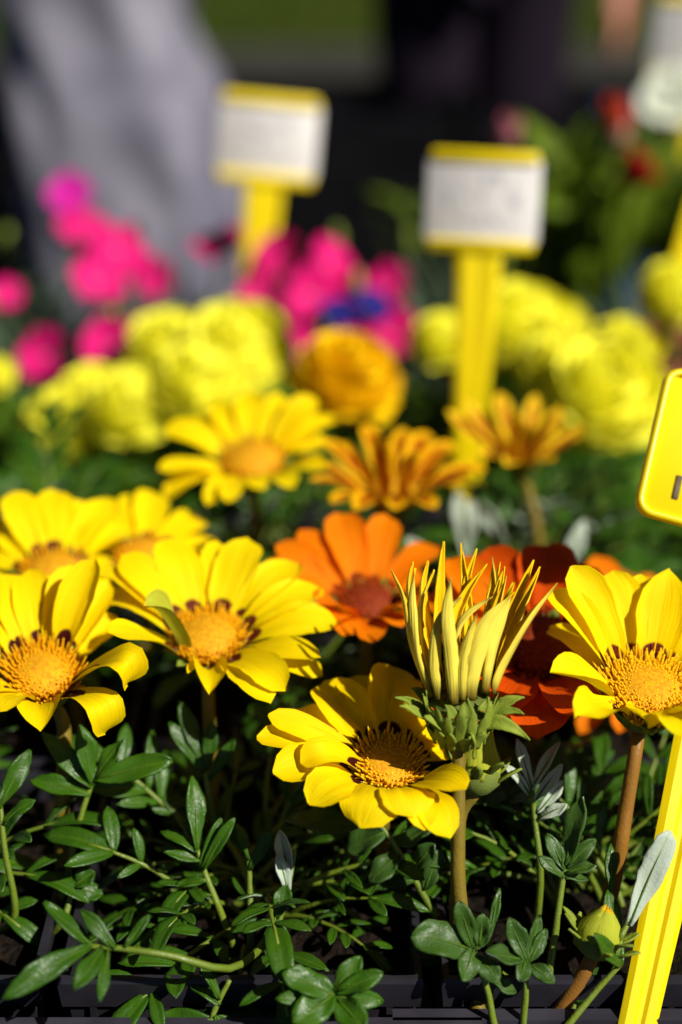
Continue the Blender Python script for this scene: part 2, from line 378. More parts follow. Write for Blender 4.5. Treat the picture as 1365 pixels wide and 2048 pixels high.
def gazania(label, cpx, cpy, z, axis, Rm, dr, petals, pm, dm, stem=None, stem_mat='stem', n=380, dome=.45, group=None, hgt=.0042, petal_labels=None, droop=0):
    c = at(cpx, cpy, z); a = Vector(axis).normalized()
    if stem is None: stem = [(cpx + random.uniform(-20, 20), None)]
    base = None
    pts = [c - a * .010]
    for s_ in stem:
        if len(s_) == 3: pts.append(at(*s_))
    last = pts[-1]
    base = Vector((last.x + random.uniform(-.006, .006), last.y + .004, SOIL - .004)); pts.append(base)
    root = thing('gazania_flower', base, label, 'flower', group)
    if len(pts) == 2: pts = [pts[0], pts[0] - a * .02 + Vector((0, 0, -.006)), (pts[0] + base) / 2, base]
    stem_part(root, pts, .0017, .0022, M[stem_mat])
    involucre(root, c - a * .001, a, dr * .95)
    disc_part(root, c, a, dr, dm, n, hgt, dome, .00042 if n < 250 else .00034)
    for i, p in enumerate(petals):
        px, py, side, wmm, bul = p[:5]; opt = p[5] if len(p) > 5 else {}
        tip = ray_sphere(px, py, c, Rm * opt.get('r', 1.0), side)
        d = tip - c; dp = d - a * d.dot(a)
        rad = dp.normalized() if dp.length > .002 else frame_of(a)[1]
        b0 = c + rad * dr * .78 - a * .0024 - a * .0004 * (i % 3)
        L = tip - b0; bl = bul / 1000.0
        pts = [b0, b0 + L * .34 + a * bl * .9, b0 + L * .68 + a * bl, tip]
        if 'hook' in opt:
            h = opt['hook'] / 1000.0; pts = [b0, b0 + L*.36 + a*bl, b0 + L*.70 + a*bl*1.3, b0 + L*.93 + a*bl*.9, tip - a*h*.3, tip - a*h - rad*.001]
        hint = a * .85 - rad * .55
        g = MB(); g.grid(ribbon(pts, hint, wmm / 1000.0, opt.get('prof', ROUND), opt.get('cup', random.uniform(.08, .28)), 14, 9, opt.get('ridge', .055), opt.get('wave', .4), opt.get('twist', random.uniform(-.25, .25)), .035))
        o = g.build('petal', M[opt.get('mat', pm)], root)
        if 'label' in opt: o['label'] = opt['label']
    return root

AX = (.10, -.42, .88)
YD = [M['disc'], M['floret']]
# open yellow bloom between the clusters (wide, flat, one petal curled over its disc)
gazania('wide yellow gazania with brown-red ring and one petal curled up against its orange disc', 415, 1278, .430, (.02, -.28, .95), .0355, .0092, [
    (225, 1135, 'b', 9, 3), (243, 1112, 'b', 11, 3), (333, 1078, 'b', 13, 3), (436, 1082, 'b', 9, 2), (499, 1078, 'b', 13.5, 2.5),
    (600, 1126, 'b', 12, 3), (648, 1182, 'b', 11.5, 4), (676, 1243, 'b', 11, 4), (212, 1190, 'b', 11, 4), (217, 1266, 'f', 10, 3),
    (642, 1316, 'f', 9.5, 3), (645, 1352, 'f', 10, 3.5), (572, 1380, 'f', 10.5, 4), (540, 1407, 'f', 10.5, 4),
    (420, 1388, 'f', 9.5, 2, {'r': .72, 'cup': .9, 'prof': POINT}), (288, 1212, 'f', 10, 5, {'r': .78, 'cup': .7, 'prof': POINT, 'mat': 'bud_young', 'label': 'greenish petal curled up over the disc'}),
    (376, 1347, 'f', 2.6, 1, {'r': .62, 'cup': .8}), (385, 1100, 'b', 10, -1), (300, 1130, 'b', 9, -1)],
    'yellow', YD, stem=[(418, 1420, .432), (425, 1600, .44)])
# cupped bloom at the left edge
gazania('yellow gazania with tall cupped petals standing and lower petals hooked down', 86, 1352, .414, (.10, -.30, .94), .034, .0090, [
    (-95, 1240, 'b', 10, 3), (-45, 1185, 'b', 12, 3), (8, 1150, 'b', 12, 2), (58, 1140, 'b', 11, 2), (104, 1150, 'b', 10, 1, {'cup': .5}), (146, 1130, 'b', 10, 1, {'cup': .5}),
    (192, 1118, 'b', 10.5, 2, {'cup': .5}), (216, 1160, 'b', 10, 0, {'cup': .6}), (231, 1232, 'b', 10, -2, {'cup': .8}),
    (262, 1345, 'f', 9.5, 5, {'hook': 5, 'cup': .4}), (216, 1440, 'f', 10, 5, {'hook': 6, 'r': .9}), (80, 1462, 'f', 12, 4, {'r': .8, 'cup': .5, 'prof': POINT}), (-15, 1425, 'f', 10, 4), (-80, 1380, 'f', 10, 3), (-100, 1310, 'b', 10, 3)],
    'yellow_dark', YD, stem=[(128, 1450, .418), (124, 1620, .42)], hgt=.0055)
# bloom behind it
gazania('yellow gazania with pale eyes on its ring behind the cupped bloom', 108, 1150, .468, (.05, -.3, .94), .0345, .0092, [
    (-75, 1110, 'b', 11, 3), (-20, 1050, 'b', 12, 3), (24, 984, 'b', 12.5, 2), (108, 979, 'b', 12.5, 2), (172, 1004, 'b', 11, 2), (226, 998, 'b', 11, 2, {'r': 1.1}),
    (255, 1062, 'b', 11, 3), (262, 1150, 'b', 11, 3), (-90, 1180, 'f', 11, 3), (-30, 1230, 'f', 11, 4), (60, 1262, 'f', 11, 4), (150, 1256, 'f', 11, 4), (225, 1212, 'f', 11, 4)],
    'yellow', YD, n=120)
gazania('yellow gazania half hidden behind two other yellow blooms, petals fanned upright', 292, 1118, .492, (.08, -.3, .94), .034, .009, [
    (180, 1010, 'b', 11, 3), (262, 990, 'b', 11, 2), (306, 984, 'b', 12, 2), (404, 1036, 'b', 11, 3), (430, 1082, 'b', 10, 3), (428, 1130, 'b', 10, 3),
    (200, 1170, 'f', 11, 3), (280, 1215, 'f', 11, 4), (370, 1200, 'f', 11, 4), (420, 1165, 'f', 11, 4), (150, 1090, 'b', 11, 3)],
    'yellow', YD, n=90)
# rear golden bloom
gazania('golden yellow gazania with small brown ring in front of the lemon pompoms', 506, 922, .535, (.0, -.28, .95), .0335, .0102, [
    (318, 938, 'f', 10, 2), (328, 996, 'f', 10.5, 4), (330, 856, 'b', 11, 3), (386, 836, 'b', 10, 2), (430, 806, 'b', 10, 2), (500, 784, 'b', 11.5, 2), (565, 790, 'b', 9, 2),
    (632, 795, 'b', 10.5, 3), (668, 836, 'b', 10, 3), (660, 886, 'b', 10, 3), (655, 935, 'f', 9, 3), (415, 1010, 'f', 8, 4), (455, 1004, 'f', 9, 4), (523, 980, 'f', 9, 4, {'r': .8}), (590, 975, 'f', 9, 4)],
    'yellow_far', YD, n=120)
gazania('orange and red striped gazania bowl over the plain orange bloom', 787, 988, .530, (.0, -.12, .98), .0335, .0085, [
    (606, 916, 'f', 8, 2), (648, 880, 'b', 8, 2), (690, 880, 'f', 7, 2), (730, 848, 'b', 8, 2), (758, 868, 'f', 7, 1), (808, 856, 'b', 8, 2), (858, 866, 'b', 8.5, 3), (832, 900, 'f', 7, 1),
    (908, 888, 'b', 8.5, 3), (972, 938, 'b', 8, 3), (936, 962, 'f', 8, 3), (870, 1018, 'f', 8, 4), (712, 1022, 'f', 8, 4), (664, 1007, 'f', 8, 4), (793, 1020, 'f', 8, 4, {'r': .8}), (905, 920, 'f', 7, 2), (620, 960, 'f', 8, 3)],
    'striped', [M['disc'], M['floret_d']], n=100)
gazania('yellow-brown striped gazania, half closed, on a tall stalk by the sign stake', 1048, 912, .566, (.02, -.18, .97), .0305, .0065, [
    (893, 820, 'f', 7, -1), (925, 797, 'b', 7, -1), (962, 822, 'f', 7, -1), (998, 784, 'b', 8, -1), (1034, 825, 'f', 7, -1), (1072, 788, 'b', 7, -1), (1100, 830, 'f', 7, -1), (1126, 812, 'b', 7.5, -1),
    (1176, 848, 'b', 7, -1), (1148, 886, 'f', 7, 1), (1016, 932, 'f', 7, 3, {'r': .8}), (1104, 922, 'f', 7, 3, {'r': .8}), (957, 912, 'f', 7, 2), (985, 850, 'f', 7, -1), (1060, 850, 'f', 7, -1)],
    'striped_out', [M['disc'], M['floret_d']], n=60, stem=[(1058, 985, .566), (1078, 1100, .566)])
gazania('bright orange gazania standing in front of the striped bowl bloom', 735, 1205, .462, (.0, -.25, .95), .0335, .0085, [
    (520, 1130, 'b', 10, 2), (553, 1088, 'b', 9.5, 2), (600, 1060, 'b', 10, 2), (676, 1026, 'b', 12.5, 2), (724, 1042, 'b', 9, 1), (775, 1030, 'b', 11.5, 2), (876, 1092, 'b', 10, 3), (868, 1164, 'b', 10, 3),
    (806, 1254, 'f', 10, 4, {'r': .85}), (688, 1272, 'f', 10, 4, {'r': .85}), (648, 1250, 'f', 9.5, 4), (640, 1210, 'f', 10, 4), (850, 1215, 'f', 10, 4), (745, 1285, 'f', 10, 4, {'r': .85}), (565, 1160, 'f', 10, 3)],
    'orange', [M['disc_red'], M['floret_red']], n=100)
gazania('large orange gazania, its shaded petals painted red, behind the spiky half-closed bloom', 1078, 1290, .428, (-.05, -.55, .83), .0375, .0095, [
    (1100, 1088, 'b', 17, 2), (975, 1098, 'b', 14, 2), (896, 1118, 'b', 12, 2, {'mat': 'orange'}), (856, 1192, 'b', 12, 3, {'mat': 'orange'}), (866, 1250, 'b', 12, 3, {'mat': 'orange'}),  # sunlit petals take plain orange, the rest carry the painted shade
    (1190, 1135, 'b', 14, 2), (1080, 1478, 'f', 17, 3), (985, 1440, 'f', 15, 3), (1175, 1430, 'f', 15, 3), (900, 1340, 'f', 13, 3), (1035, 1120, 'b', 13, 0), (1150, 1130, 'b', 13, 0)],
    'red', [M['disc_red'], M['floret_red']], n=100)
gazania('orange gazania mostly hidden behind the crisp yellow bloom, petal tips showing', 1262, 1300, .482, (.1, -.45, .88), .034, .009, [
    (1190, 1112, 'b', 12, 2), (1248, 1142, 'b', 11, 2), (1308, 1152, 'b', 11, 2), (1372, 1190, 'b', 11, 2), (1410, 1260, 'b', 11, 3), (1160, 1468, 'f', 8, 3), (1238, 1466, 'f', 8, 3), (1310, 1450, 'f', 9, 3), (1380, 1400, 'f', 10, 3), (1120, 1200, 'b', 10, 3), (1130, 1390, 'f', 9, 3)],
    'orange', [M['disc_red'], M['floret_red']], n=80)
# crisp yellow bloom on the right
gazania('crisp yellow gazania with domed golden disc on a reddish stalk by the yellow stake', 1296, 1384, .398, (.04, -.26, .95), .0345, .0108, [
    (1143, 1132, 'b', 11.5, 2, {'cup': .35, 'r': 1.05}), (1095, 1186, 'b', 9.5, 4, {'cup': .5}), (1099, 1256, 'b', 11, 2, {'prof': ROUND, 'cup': .25, 'r': .95}), (1101, 1346, 'f', 9, 3, {'cup': .7, 'r': .9}),
    (1152, 1436, 'f', 10, 3, {'cup': .55, 'wave': 1.2}), (1296, 1450, 'f', 11, 4, {'cup': .3, 'wave': 1.0, 'r': .78, 'prof': POINT}), (1378, 1474, 'f', 12, 5, {'cup': .2}),
    (1224, 1142, 'b', 12.5, 2, {'ridge': .1}), (1283, 1148, 'b', 11, 1, {'ridge': .08}), (1340, 1138, 'b', 13.5, 2, {'prof': POINT, 'cup': .3}), (1404, 1172, 'b', 12, 2), (1462, 1230, 'b', 12, 3), (1490, 1310, 'b', 12, 3), (1486, 1390, 'f', 11, 4), (1440, 1440, 'f', 11, 4)],
    'yellow', [M['disc'], M['floret_y']], n=620, dome=.40, hgt=.0056, stem=[(1272, 1500, .400), (1252, 1620, .401), (1236, 1720, .402)], stem_mat='stem_red')
# low bloom in the shade of the bud
gazania('low yellow gazania with wide maroon ring under the spiky half-closed bloom', 778, 1528, .398, (.04, -.38, .92), .0315, .0078, [
    (537, 1430, 'b', 8, 2), (568, 1434, 'b', 12, 3, {'r': 1.02}), (514, 1476, 'b', 10, 3, {'cup': .4}), (546, 1545, 'f', 11, 3, {'cup': .5}), (602, 1527, 'f', 8, 6, {'r': .8, 'cup': .5}), (618, 1608, 'f', 12.5, 5, {'r': .95}),
    (722, 1656, 'f', 15.5, 7, {'cup': -.15, 'ridge': .03, 'r': .88}), (827, 1634, 'f', 13.5, 6, {'r': .88, 'cup': -.1}), (852, 1660, 'f', 9, 5, {'r': .92}), (901, 1676, 'f', 11, 5), (596, 1418, 'b', 11, 2), (645, 1366, 'b', 14.5, 2, {'cup': .3}), (705, 1354, 'b', 13, 2),
    (784, 1332, 'b', 13.5, 2, {'cup': .35}), (850, 1366, 'b', 13, 2), (905, 1432, 'b', 13, 2), (945, 1500, 'b', 11, 3), (930, 1580, 'f', 10, 4)],
    'yellow_dark', [M['disc'], M['floret_y']], n=260, dome=.34, hgt=.0046)

# ------------------------------------------------------------------ the half-closed bloom in focus
def hero_bud():
    z = .390; S = 3.689; ox, oy = 760, 1060
    def cp(x, y, zz): return at(ox + x / S, oy + y / S, zz)
    axis = Vector((0, -.04, 1)).normalized()
    base = Vector((at(960, 2090, .395).x, at(960, 2090, .395).y, SOIL - .004))
    root = thing('gazania_flower', base, 'spiky half-closed gazania with pale narrow curled petals above a bristly green cup', 'flower')
    stem_part(root, [cp(585, 1560, z), cp(582, 1750, z), cp(580, 2200, z), at(917, 1760, .390), at(928, 1860, .391), at(948, 1980, .393), base], .00165, .0021, M['stem'])
    # cup
    c0 = cp(585, 1565, z)
    mb = MB(); mb.lathe(c0, axis, [(0, .0019), (.0006, .0048), (.0028, .0066), (.0055, .0072), (.0085, .0078), (.0105, .0084)], 22, wob=.035)
    mb.build('involucre_cup', M['bract_dark'], root)
    for ring, n, r0, h0, h1, w_ in ((0, 19, .0076, .0045, .0140, .0033), (1, 15, .0070, .0020, .0080, .0036)):
        for k in range(n):
            th = 2*math.pi*(k + .5*ring + random.uniform(-.15, .15))/n; rad = RGT*math.cos(th) + Vector((0, 1, 0))*math.sin(th)
            top = h1 * random.uniform(.85, 1.12)
            p0 = c0 + axis*h0 + rad*(r0 + .0002); p1 = c0 + axis*(h0 + (top-h0)*.5) + rad*(r0 + .0009 + .0003*ring); p2 = c0 + axis*top + rad*(r0 + .0016 + .0008*ring + random.uniform(-.0006, .0009))
            g = MB(); g.grid(ribbon([p0, p1, p2], rad, w_*random.uniform(.8, 1.15), POINT, -.35, 8, 5, .10, .5, random.uniform(-.3, .3), .08), .0003, 0, 0); g.build('bract', M['bract'], root)
    def arm(pts, w_, hint=(0, -.5, .8)):
        P = [cp(x, y, z + dz / 1000.0) for x, y, dz in pts]
        g = MB(); g.grid(ribbon(P, Vector(hint), w_ * .82 / 1000.0, LANCE, .25, 14, 5, .10, .8, random.uniform(-.6, .6), .10), .0004, 0, 0); g.build('long_bract', M['bract'], root)
    arm([(400, 1400, -2), (300, 1310, -4), (200, 1250, -6), (108, 1236, -7)], 3.0)
    arm([(420, 1420, -4), (300, 1360, -8), (210, 1310, -10), (145, 1298, -11)], 2.8)
    arm([(500, 1500, -7), (430, 1430, -10), (340, 1385, -11), (325, 1380, -11)], 3.2)
    arm([(370, 1290, 3), (300, 1200, 5), (235, 1165, 6)], 3.2)
    arm([(800, 1330, -2), (900, 1290, -4), (990, 1245, -5), (1068, 1236, -5)], 3.8)
    arm([(800, 1390, -4), (900, 1340, -6), (1000, 1335, -7), (1066, 1362, -8)], 2.8)
    arm([(740, 1460, -6), (870, 1420, -9), (1000, 1470, -10), (1104, 1550, -9)], 4.4)
    arm([(660, 1490, -7), (690, 1530, -10), (700, 1590, -10), (695, 1690, -9)], 4.6, (0, -1, .2))
    arm([(560, 1420, -8), (545, 1400, -9), (520, 1330, -9), (480, 1290, -9)], 4.0, (0, -1, .2))
    arm([(640, 1440, -8), (655, 1380, -9.5), (640, 1300, -9), (650, 1240, -8.5)], 5.0, (0, -1, .2))
    arm([(700, 1420, -6), (760, 1350, -7), (780, 1290, -7), (800, 1230, -7)], 4.2, (0, -1, .2))
    # petals: points in the enlarged photograph, width, near or far side of the ring
    Pt = [([(345, 1200), (225, 850), (170, 520), (85, 293)], 62, 0), ([(335, 1200), (240, 760), (200, 430), (246, 233)], 60, .6), ([(365, 1230), (250, 900), (215, 560), (262, 280)], 78, -.6),
          ([(420, 1180), (345, 850), (300, 450), (356, 226)], 72, .8), ([(400, 1220), (305, 820), (290, 560), (402, 292)], 66, -.3), ([(415, 1250), (368, 980), (420, 660), (598, 493)], 78, -.8),
          ([(525, 1290), (490, 950), (465, 640), (522, 350)], 104, -1), ([(500, 1150), (425, 700), (435, 350), (472, 82)], 74, .8), ([(650, 1100), (655, 600), (625, 320), (597, 92)], 56, 1),
          ([(620, 1100), (600, 700), (650, 380), (716, 135)], 58, .95), ([(570, 1050), (555, 700), (640, 470), (792, 250)], 62, .7), ([(555, 1120), (540, 800), (620, 620), (834, 492)], 74, -.75),
          ([(612, 1270), (610, 1020), (650, 830), (716, 622)], 78, -1), ([(700, 1260), (750, 980), (850, 700), (985, 455)], 150, -.9), ([(740, 1080), (800, 700), (850, 430), (832, 198)], 64, .9),
          ([(760, 1080), (815, 720), (850, 430), (890, 234)], 62, .95), ([(780, 1080), (850, 700), (880, 450), (922, 268)], 60, .8), ([(800, 1200), (850, 900), (930, 640), (988, 388)], 112, -.6),
          ([(850, 1180), (930, 820), (1040, 480), (1136, 220)], 74, .5), ([(860, 1180), (960, 850), (1090, 520), (1183, 270)], 74, .2), ([(850, 1210), (930, 1000), (1100, 690), (1314, 393)], 92, -.4),
          ([(800, 1150), (840, 800), (880, 560), (938, 338)], 64, .6), ([(700, 1120), (730, 850), (770, 720), (800, 600)], 80, .95), ([(440, 1200), (395, 900), (330, 640), (330, 560)], 70, .95), ([(560, 1150), (545, 850), (590, 700), (600, 560)], 90, 1), ([(650, 1150), (660, 850), (660, 700), (665, 470)], 90, 1)]
    cen = Vector((cp(590, 1200, z).x, cp(590, 1200, z).y, 0))
    for pts, wd, dep in Pt:
        P = []
        for q, (x, y) in enumerate(pts):
            rr = (.0072, .0098, .0112, .0115)[q]
            P.append(cp(x, y, z + rr * dep))
        m_ = P[1]; inward = (Vector((cen.x, cen.y, m_.z)) - m_).normalized()
        g = MB(); g.grid(ribbon(P, inward + Vector((0, 0, .1)), wd / S * z / K * 1.22, [(0, .5), (.15, .8), (.4, 1), (.6, .9), (.8, .50), (.92, .22), (1, .02)], random.uniform(.7, 1.2), 20, 9, .14, .7, random.uniform(-.7, .7), .08), .0003, 0, 1)
        g.build('petal', [M['bud_in'], M['bud_out']], root)
    cc = c0 + axis * .0065
    disc_part(root, cc, axis, .0034, [M['disc'], M['floret_red']], 70, .0075, .35, .0003)
    return root
hero_bud()

def closed_bud(label, bpx, bpy_, tpx, tpy, z, wpx, pm, npet, bracts, stem, tipw=.35, stem_mat='stem'):
    b = at(bpx, bpy_, z); t = at(tpx, tpy, z - .002); a = (t - b).normalized(); L = (t - b).length; r = wpx / 2 * z / K
    e1 = a.cross(Vector((0, 1, 0))).normalized(); e2 = a.cross(e1)
    pts = [b] + [at(*s_) for s_ in stem]; last = pts[-1]; gr = Vector((last.x, last.y + .003, SOIL - .004)); pts.append(gr)
    root = thing('gazania_bud', gr, label, 'flower bud')
    stem_part(root, pts if len(pts) > 2 else [pts[0], (pts[0] + pts[1]) / 2, pts[1]], .0018, .0021, M[stem_mat])
    mb = MB(); mb.lathe(b - a * .001, a, [(0, .0018), (.001, r*.6), (L*.22, r*.98), (L*.42, r), (L*.52, r*.9)], 18, wob=.03); mb.build('involucre_cup', M['bract_dark'], root)
    for k in range(npet):
        th = 2*math.pi*(k + random.uniform(-.2, .2))/npet; rad = e1*math.cos(th) + e2*math.sin(th)
        P = [b + a*L*.25 + rad*r*.95, b + a*L*.5 + rad*r*.93, b + a*L*.75 + rad*r*.62, b + a*L*random.uniform(.92, 1.05) + rad*r*tipw*random.uniform(.2, .5)]
        g = MB(); g.grid(ribbon(P, rad, r*.95, POINT, -.4, 9, 5, .03), .0003, 0, 0); g.build('petal', M[pm], root)
    for k in range(bracts):
        th = 2*math.pi*(k + random.uniform(-.2, .2))/bracts; rad = e1*math.cos(th) + e2*math.sin(th)
        q = random.uniform(.1, .45)
        P = [b + a*L*q + rad*r*.9, b + a*L*(q+.12) + rad*r*1.3, b + a*L*(q+.3) + rad*r*random.uniform(1.5, 1.9)]
        g = MB(); g.grid(ribbon(P, a - rad*.3, .0032, POINT, .3, 7, 4, .05), .0005, 0, 0); g.build('bract', M['bract'], root)
    return root
closed_bud('green unopened gazania bud with a yellow tip and star-like bracts', 1188, 1908, 1216, 1815, .388, 96, 'bud_young', 9, 12, [(1160, 1960, .389), (1110, 2035, .392)], stem_mat='stem_red')
closed_bud('yellow-green closing gazania bud tucked behind the olive stalk', 952, 1582, 966, 1458, .402, 92, 'bud_young', 12, 9, [(922, 1625, .404), (916, 1700, .404), (916, 1800, .404)], .9)

# ------------------------------------------------------------------ price signs
def rrect(w_, h_, r, n=6):
    P = []
    for cx, cy, a0 in ((w_/2-r, h_/2-r, 0), (-w_/2+r, h_/2-r, 90), (-w_/2+r, -h_/2+r, 180), (w_/2-r, -h_/2+r, 270)):
        for k in range(n + 1):
            a = R(a0 + 90 * k / n); P.append((cx + r*math.cos(a), cy + r*math.sin(a)))
    return P
def slab(mb, P, z0, z1, T, bev=.0004):
    n = len(P); cx = sum(p[0] for p in P)/n; cy = sum(p[1] for p in P)/n
    def sh(p, d):
        v = Vector((p[0]-cx, p[1]-cy)); return (p[0] - d*(1 if v.x > 0 else -1), p[1] - d*(1 if v.y > 0 else -1))
    xs = [p[0] for p in P]; ys = [p[1] for p in P]; wx = max(xs)-min(xs); wy = max(ys)-min(ys)
    rings = []
    for zz, d in ((z0, bev), (z0 + bev, 0), (z1 - bev, 0), (z1, bev)):
        rings.append([mb.vert(T(Vector((*sh(p, d), zz))), ((p[0]-min(xs))/wx, (p[1]-min(ys))/wy)) for p in P])
    for i in range(3):
        for k in range(n): mb.face((rings[i][k], rings[i][(k+1) % n], rings[i+1][(k+1) % n], rings[i+1][k]))
    mb.face(tuple(reversed(rings[0]))); mb.face(tuple(rings[-1]))
def sign(label, px, py, z, roll, yaw, lean, w_, h_, stem_len, sw0, sw1, card='card', group=None, foot=None):
    c = at(px, py, z)
    m = Matrix.Rotation(R(yaw), 3, 'Z') @ Matrix.Rotation(R(90 - lean), 3, 'X') @ Matrix.Rotation(R(roll), 3, 'Z')
    if foot is not None:
        s_ = (c - at(*foot)).normalized(); r_ = Vector((math.cos(R(yaw)), math.sin(R(yaw)), 0)); r_ = (r_ - s_*r_.dot(s_)).normalized(); n_ = r_.cross(s_)
        m = Matrix(((r_.x, s_.x, n_.x), (r_.y, s_.y, n_.y), (r_.z, s_.z, n_.z)))
    def T(v): return c + m @ v
    base = T(Vector((0, -h_/2 - stem_len, 0)))
    root = thing('price_sign', base, label, 'sign', group)
    mb = MB(); slab(mb, rrect(w_, h_, .0045), -.0012, .0006, T); mb.build('plate', M['sign'], root)
    if card:
        mb = MB(); slab(mb, rrect(w_*1.0 + .0012, h_*.80, .0012, 3), .0008, .0013, T, .0001); mb.build('card', M[card], root)
        for s_ in (1, -1):
            mb = MB(); slab(mb, [(p[0], p[1] + s_*(h_/2 - h_*.06)) for p in rrect(w_*.97, h_*.12, .0022)], .0006, .0026, T); mb.build('rail', M['sign'], root)
    else:
        # raised rim round the plain plate, and the first stroke of its lettering
        o = rrect(w_, h_, .0045); i_ = rrect(w_ - .004, h_ - .004, .003)
        mb = MB(); n = len(o)
        a = [mb.vert(T(Vector((*p, .0006)))) for p in o]; b = [mb.vert(T(Vector((p[0]*.99, p[1]*.99, .0018)))) for p in o]
        c_ = [mb.vert(T(Vector((p[0]*1.008, p[1]*1.008, .0018)))) for p in i_]; d = [mb.vert(T(Vector((*p, .0005)))) for p in i_]
        for q, r_ in ((a, b), (b, c_), (c_, d)):
            for k in range(n): mb.face((q[k], q[(k+1) % n], r_[(k+1) % n], r_[k]))
        mb.build('rim', M['sign'], root)
        mb = MB(); slab(mb, [(p[0] - w_/2 + .0098, p[1] - h_*.27) for p in rrect(.0017, .0066, .0002, 2)], .0006, .0010, T, .0001); mb.build('letter', M['ink'], root)
    mb = MB(); n = 8; y0 = -h_/2 + .002
    sec = [(-1, 0), (-.72, .0011), (-.3, .0011), (-.12, .0003), (.12, .0003), (.3, .0011), (.72, .0011), (1, 0), (.7, -.0012), (-.7, -.0012)]
    rings = []
    for k in range(n):
        f = k/(n-1); hw = (sw0 + (sw1 - sw0)*min(1, f*1.25))/2; hw *= 1 if k < n-1 else .25
        rings.append([mb.vert(T(Vector((x*hw, y0 - stem_len*f, zz))), (0, f)) for x, zz in sec])
    for k in range(n-1):
        for j in range(len(sec)): mb.face((rings[k][j], rings[k+1][j], rings[k+1][(j+1) % len(sec)], rings[k][(j+1) % len(sec)]))
    mb.face(tuple(rings[0])); mb.face(tuple(reversed(rings[-1]))); mb.build('stake', M['sign'], root, False)
    return root
sign('plain yellow plastic sign on a leaning stake beside the crisp yellow gazania', 1516, 936, .416, -13, 4, 8, .0595, .0418, .160, .016, .0092, None, None, (1276, 2048, .385))
sign('yellow stake sign with handwritten card rising out of the pale pompoms', 966, 402, .655, -1, -6, 12, .0465, .0415, .12, .0195, .0115, 'card_v')
sign('yellow stake sign with tilted white card behind the pink flowers', 536, 278, .860, -6, 4, 10, .0545, .0475, .16, .021, .012, 'card')
sign('yellow stake sign seen edge on beside the terracotta pot', 1462, 215, .780, -5, 40, 8, .05, .045, .12, .021, .013, 'card', None, (1330, 640, .80))
sign('small yellow sign with white card above the pale green-white blossoms', 1405, 78, 1.12, -3, -8, 10, .07, .06, .20, .022, .012, 'card')

# ------------------------------------------------------------------ gazania leaves
HINT = (-FWD * .55 + Vector((.15, 0, .75))).normalized()
def lobed(parent, rachis, lobes, z, rw=.00105, mat='leaf', hint=None, under=False, dz=.004):
    """rachis and lobes are given as photograph pixels; every lobe leaves the rachis where it starts"""
    hint = Vector(hint).normalized() if hint is not None else HINT
    mats = [M[mat], M['leaf_under'], M['rachis'], M['midrib']]
    if under: mats = [M['leaf_under'], M[mat], M['rachis'], M['midrib']]
    g = MB()
    zz = z
    P = [at(x, y, z + (q[0] if q else 0)) for x, y, *q in rachis]
    soil_pt = parent.location + Vector((random.uniform(-.014, .014), random.uniform(-.014, .014), -.006))
    q0 = P[0] + (P[0] - P[1]).normalized()*.012
    if q0.z > SOIL + .006: P = [soil_pt, (soil_pt*.5 + q0*.5)] + P
    else: P = [Vector((P[0].x*.7 + soil_pt.x*.3, P[0].y + .008, SOIL - .008))] + P
    sp_ = spline(P, 20); g.tube(sp_, [rw * 1.15 - rw * .55 * i / 19 for i in range(20)], 7, 2)
    for lb in lobes:
        (x0, y0), (x1, y1), wpx = lb[:3]; o = lb[3] if len(lb) > 3 else {}
        a = at(x0, y0, z - .0006); b = at(x1, y1, z + o.get('dz', random.uniform(-dz, dz))); d = b - a
        h2 = (hint + Vector((random.uniform(-.3, .3), random.uniform(-.3, .3), random.uniform(-.2, .2)))).normalized()
        mid = a + d * .5 + h2 * d.length * o.get('arch', random.uniform(-.02, .09))
        g.grid(ribbon([a, mid, b], h2, wpx * z / K, o.get('prof', LOBE), o.get('cup', random.uniform(.1, .35)), 13, 7, .05, .9, random.uniform(-.5, .5), .07), .0005, 0, 1)
        g.tube(spline([a + h2*.0003, mid + h2*.0003, b], 5), [.00042, .0003, .0002, .0001, .00005], 4, 3)
    return g.build('leaf', mats, parent)

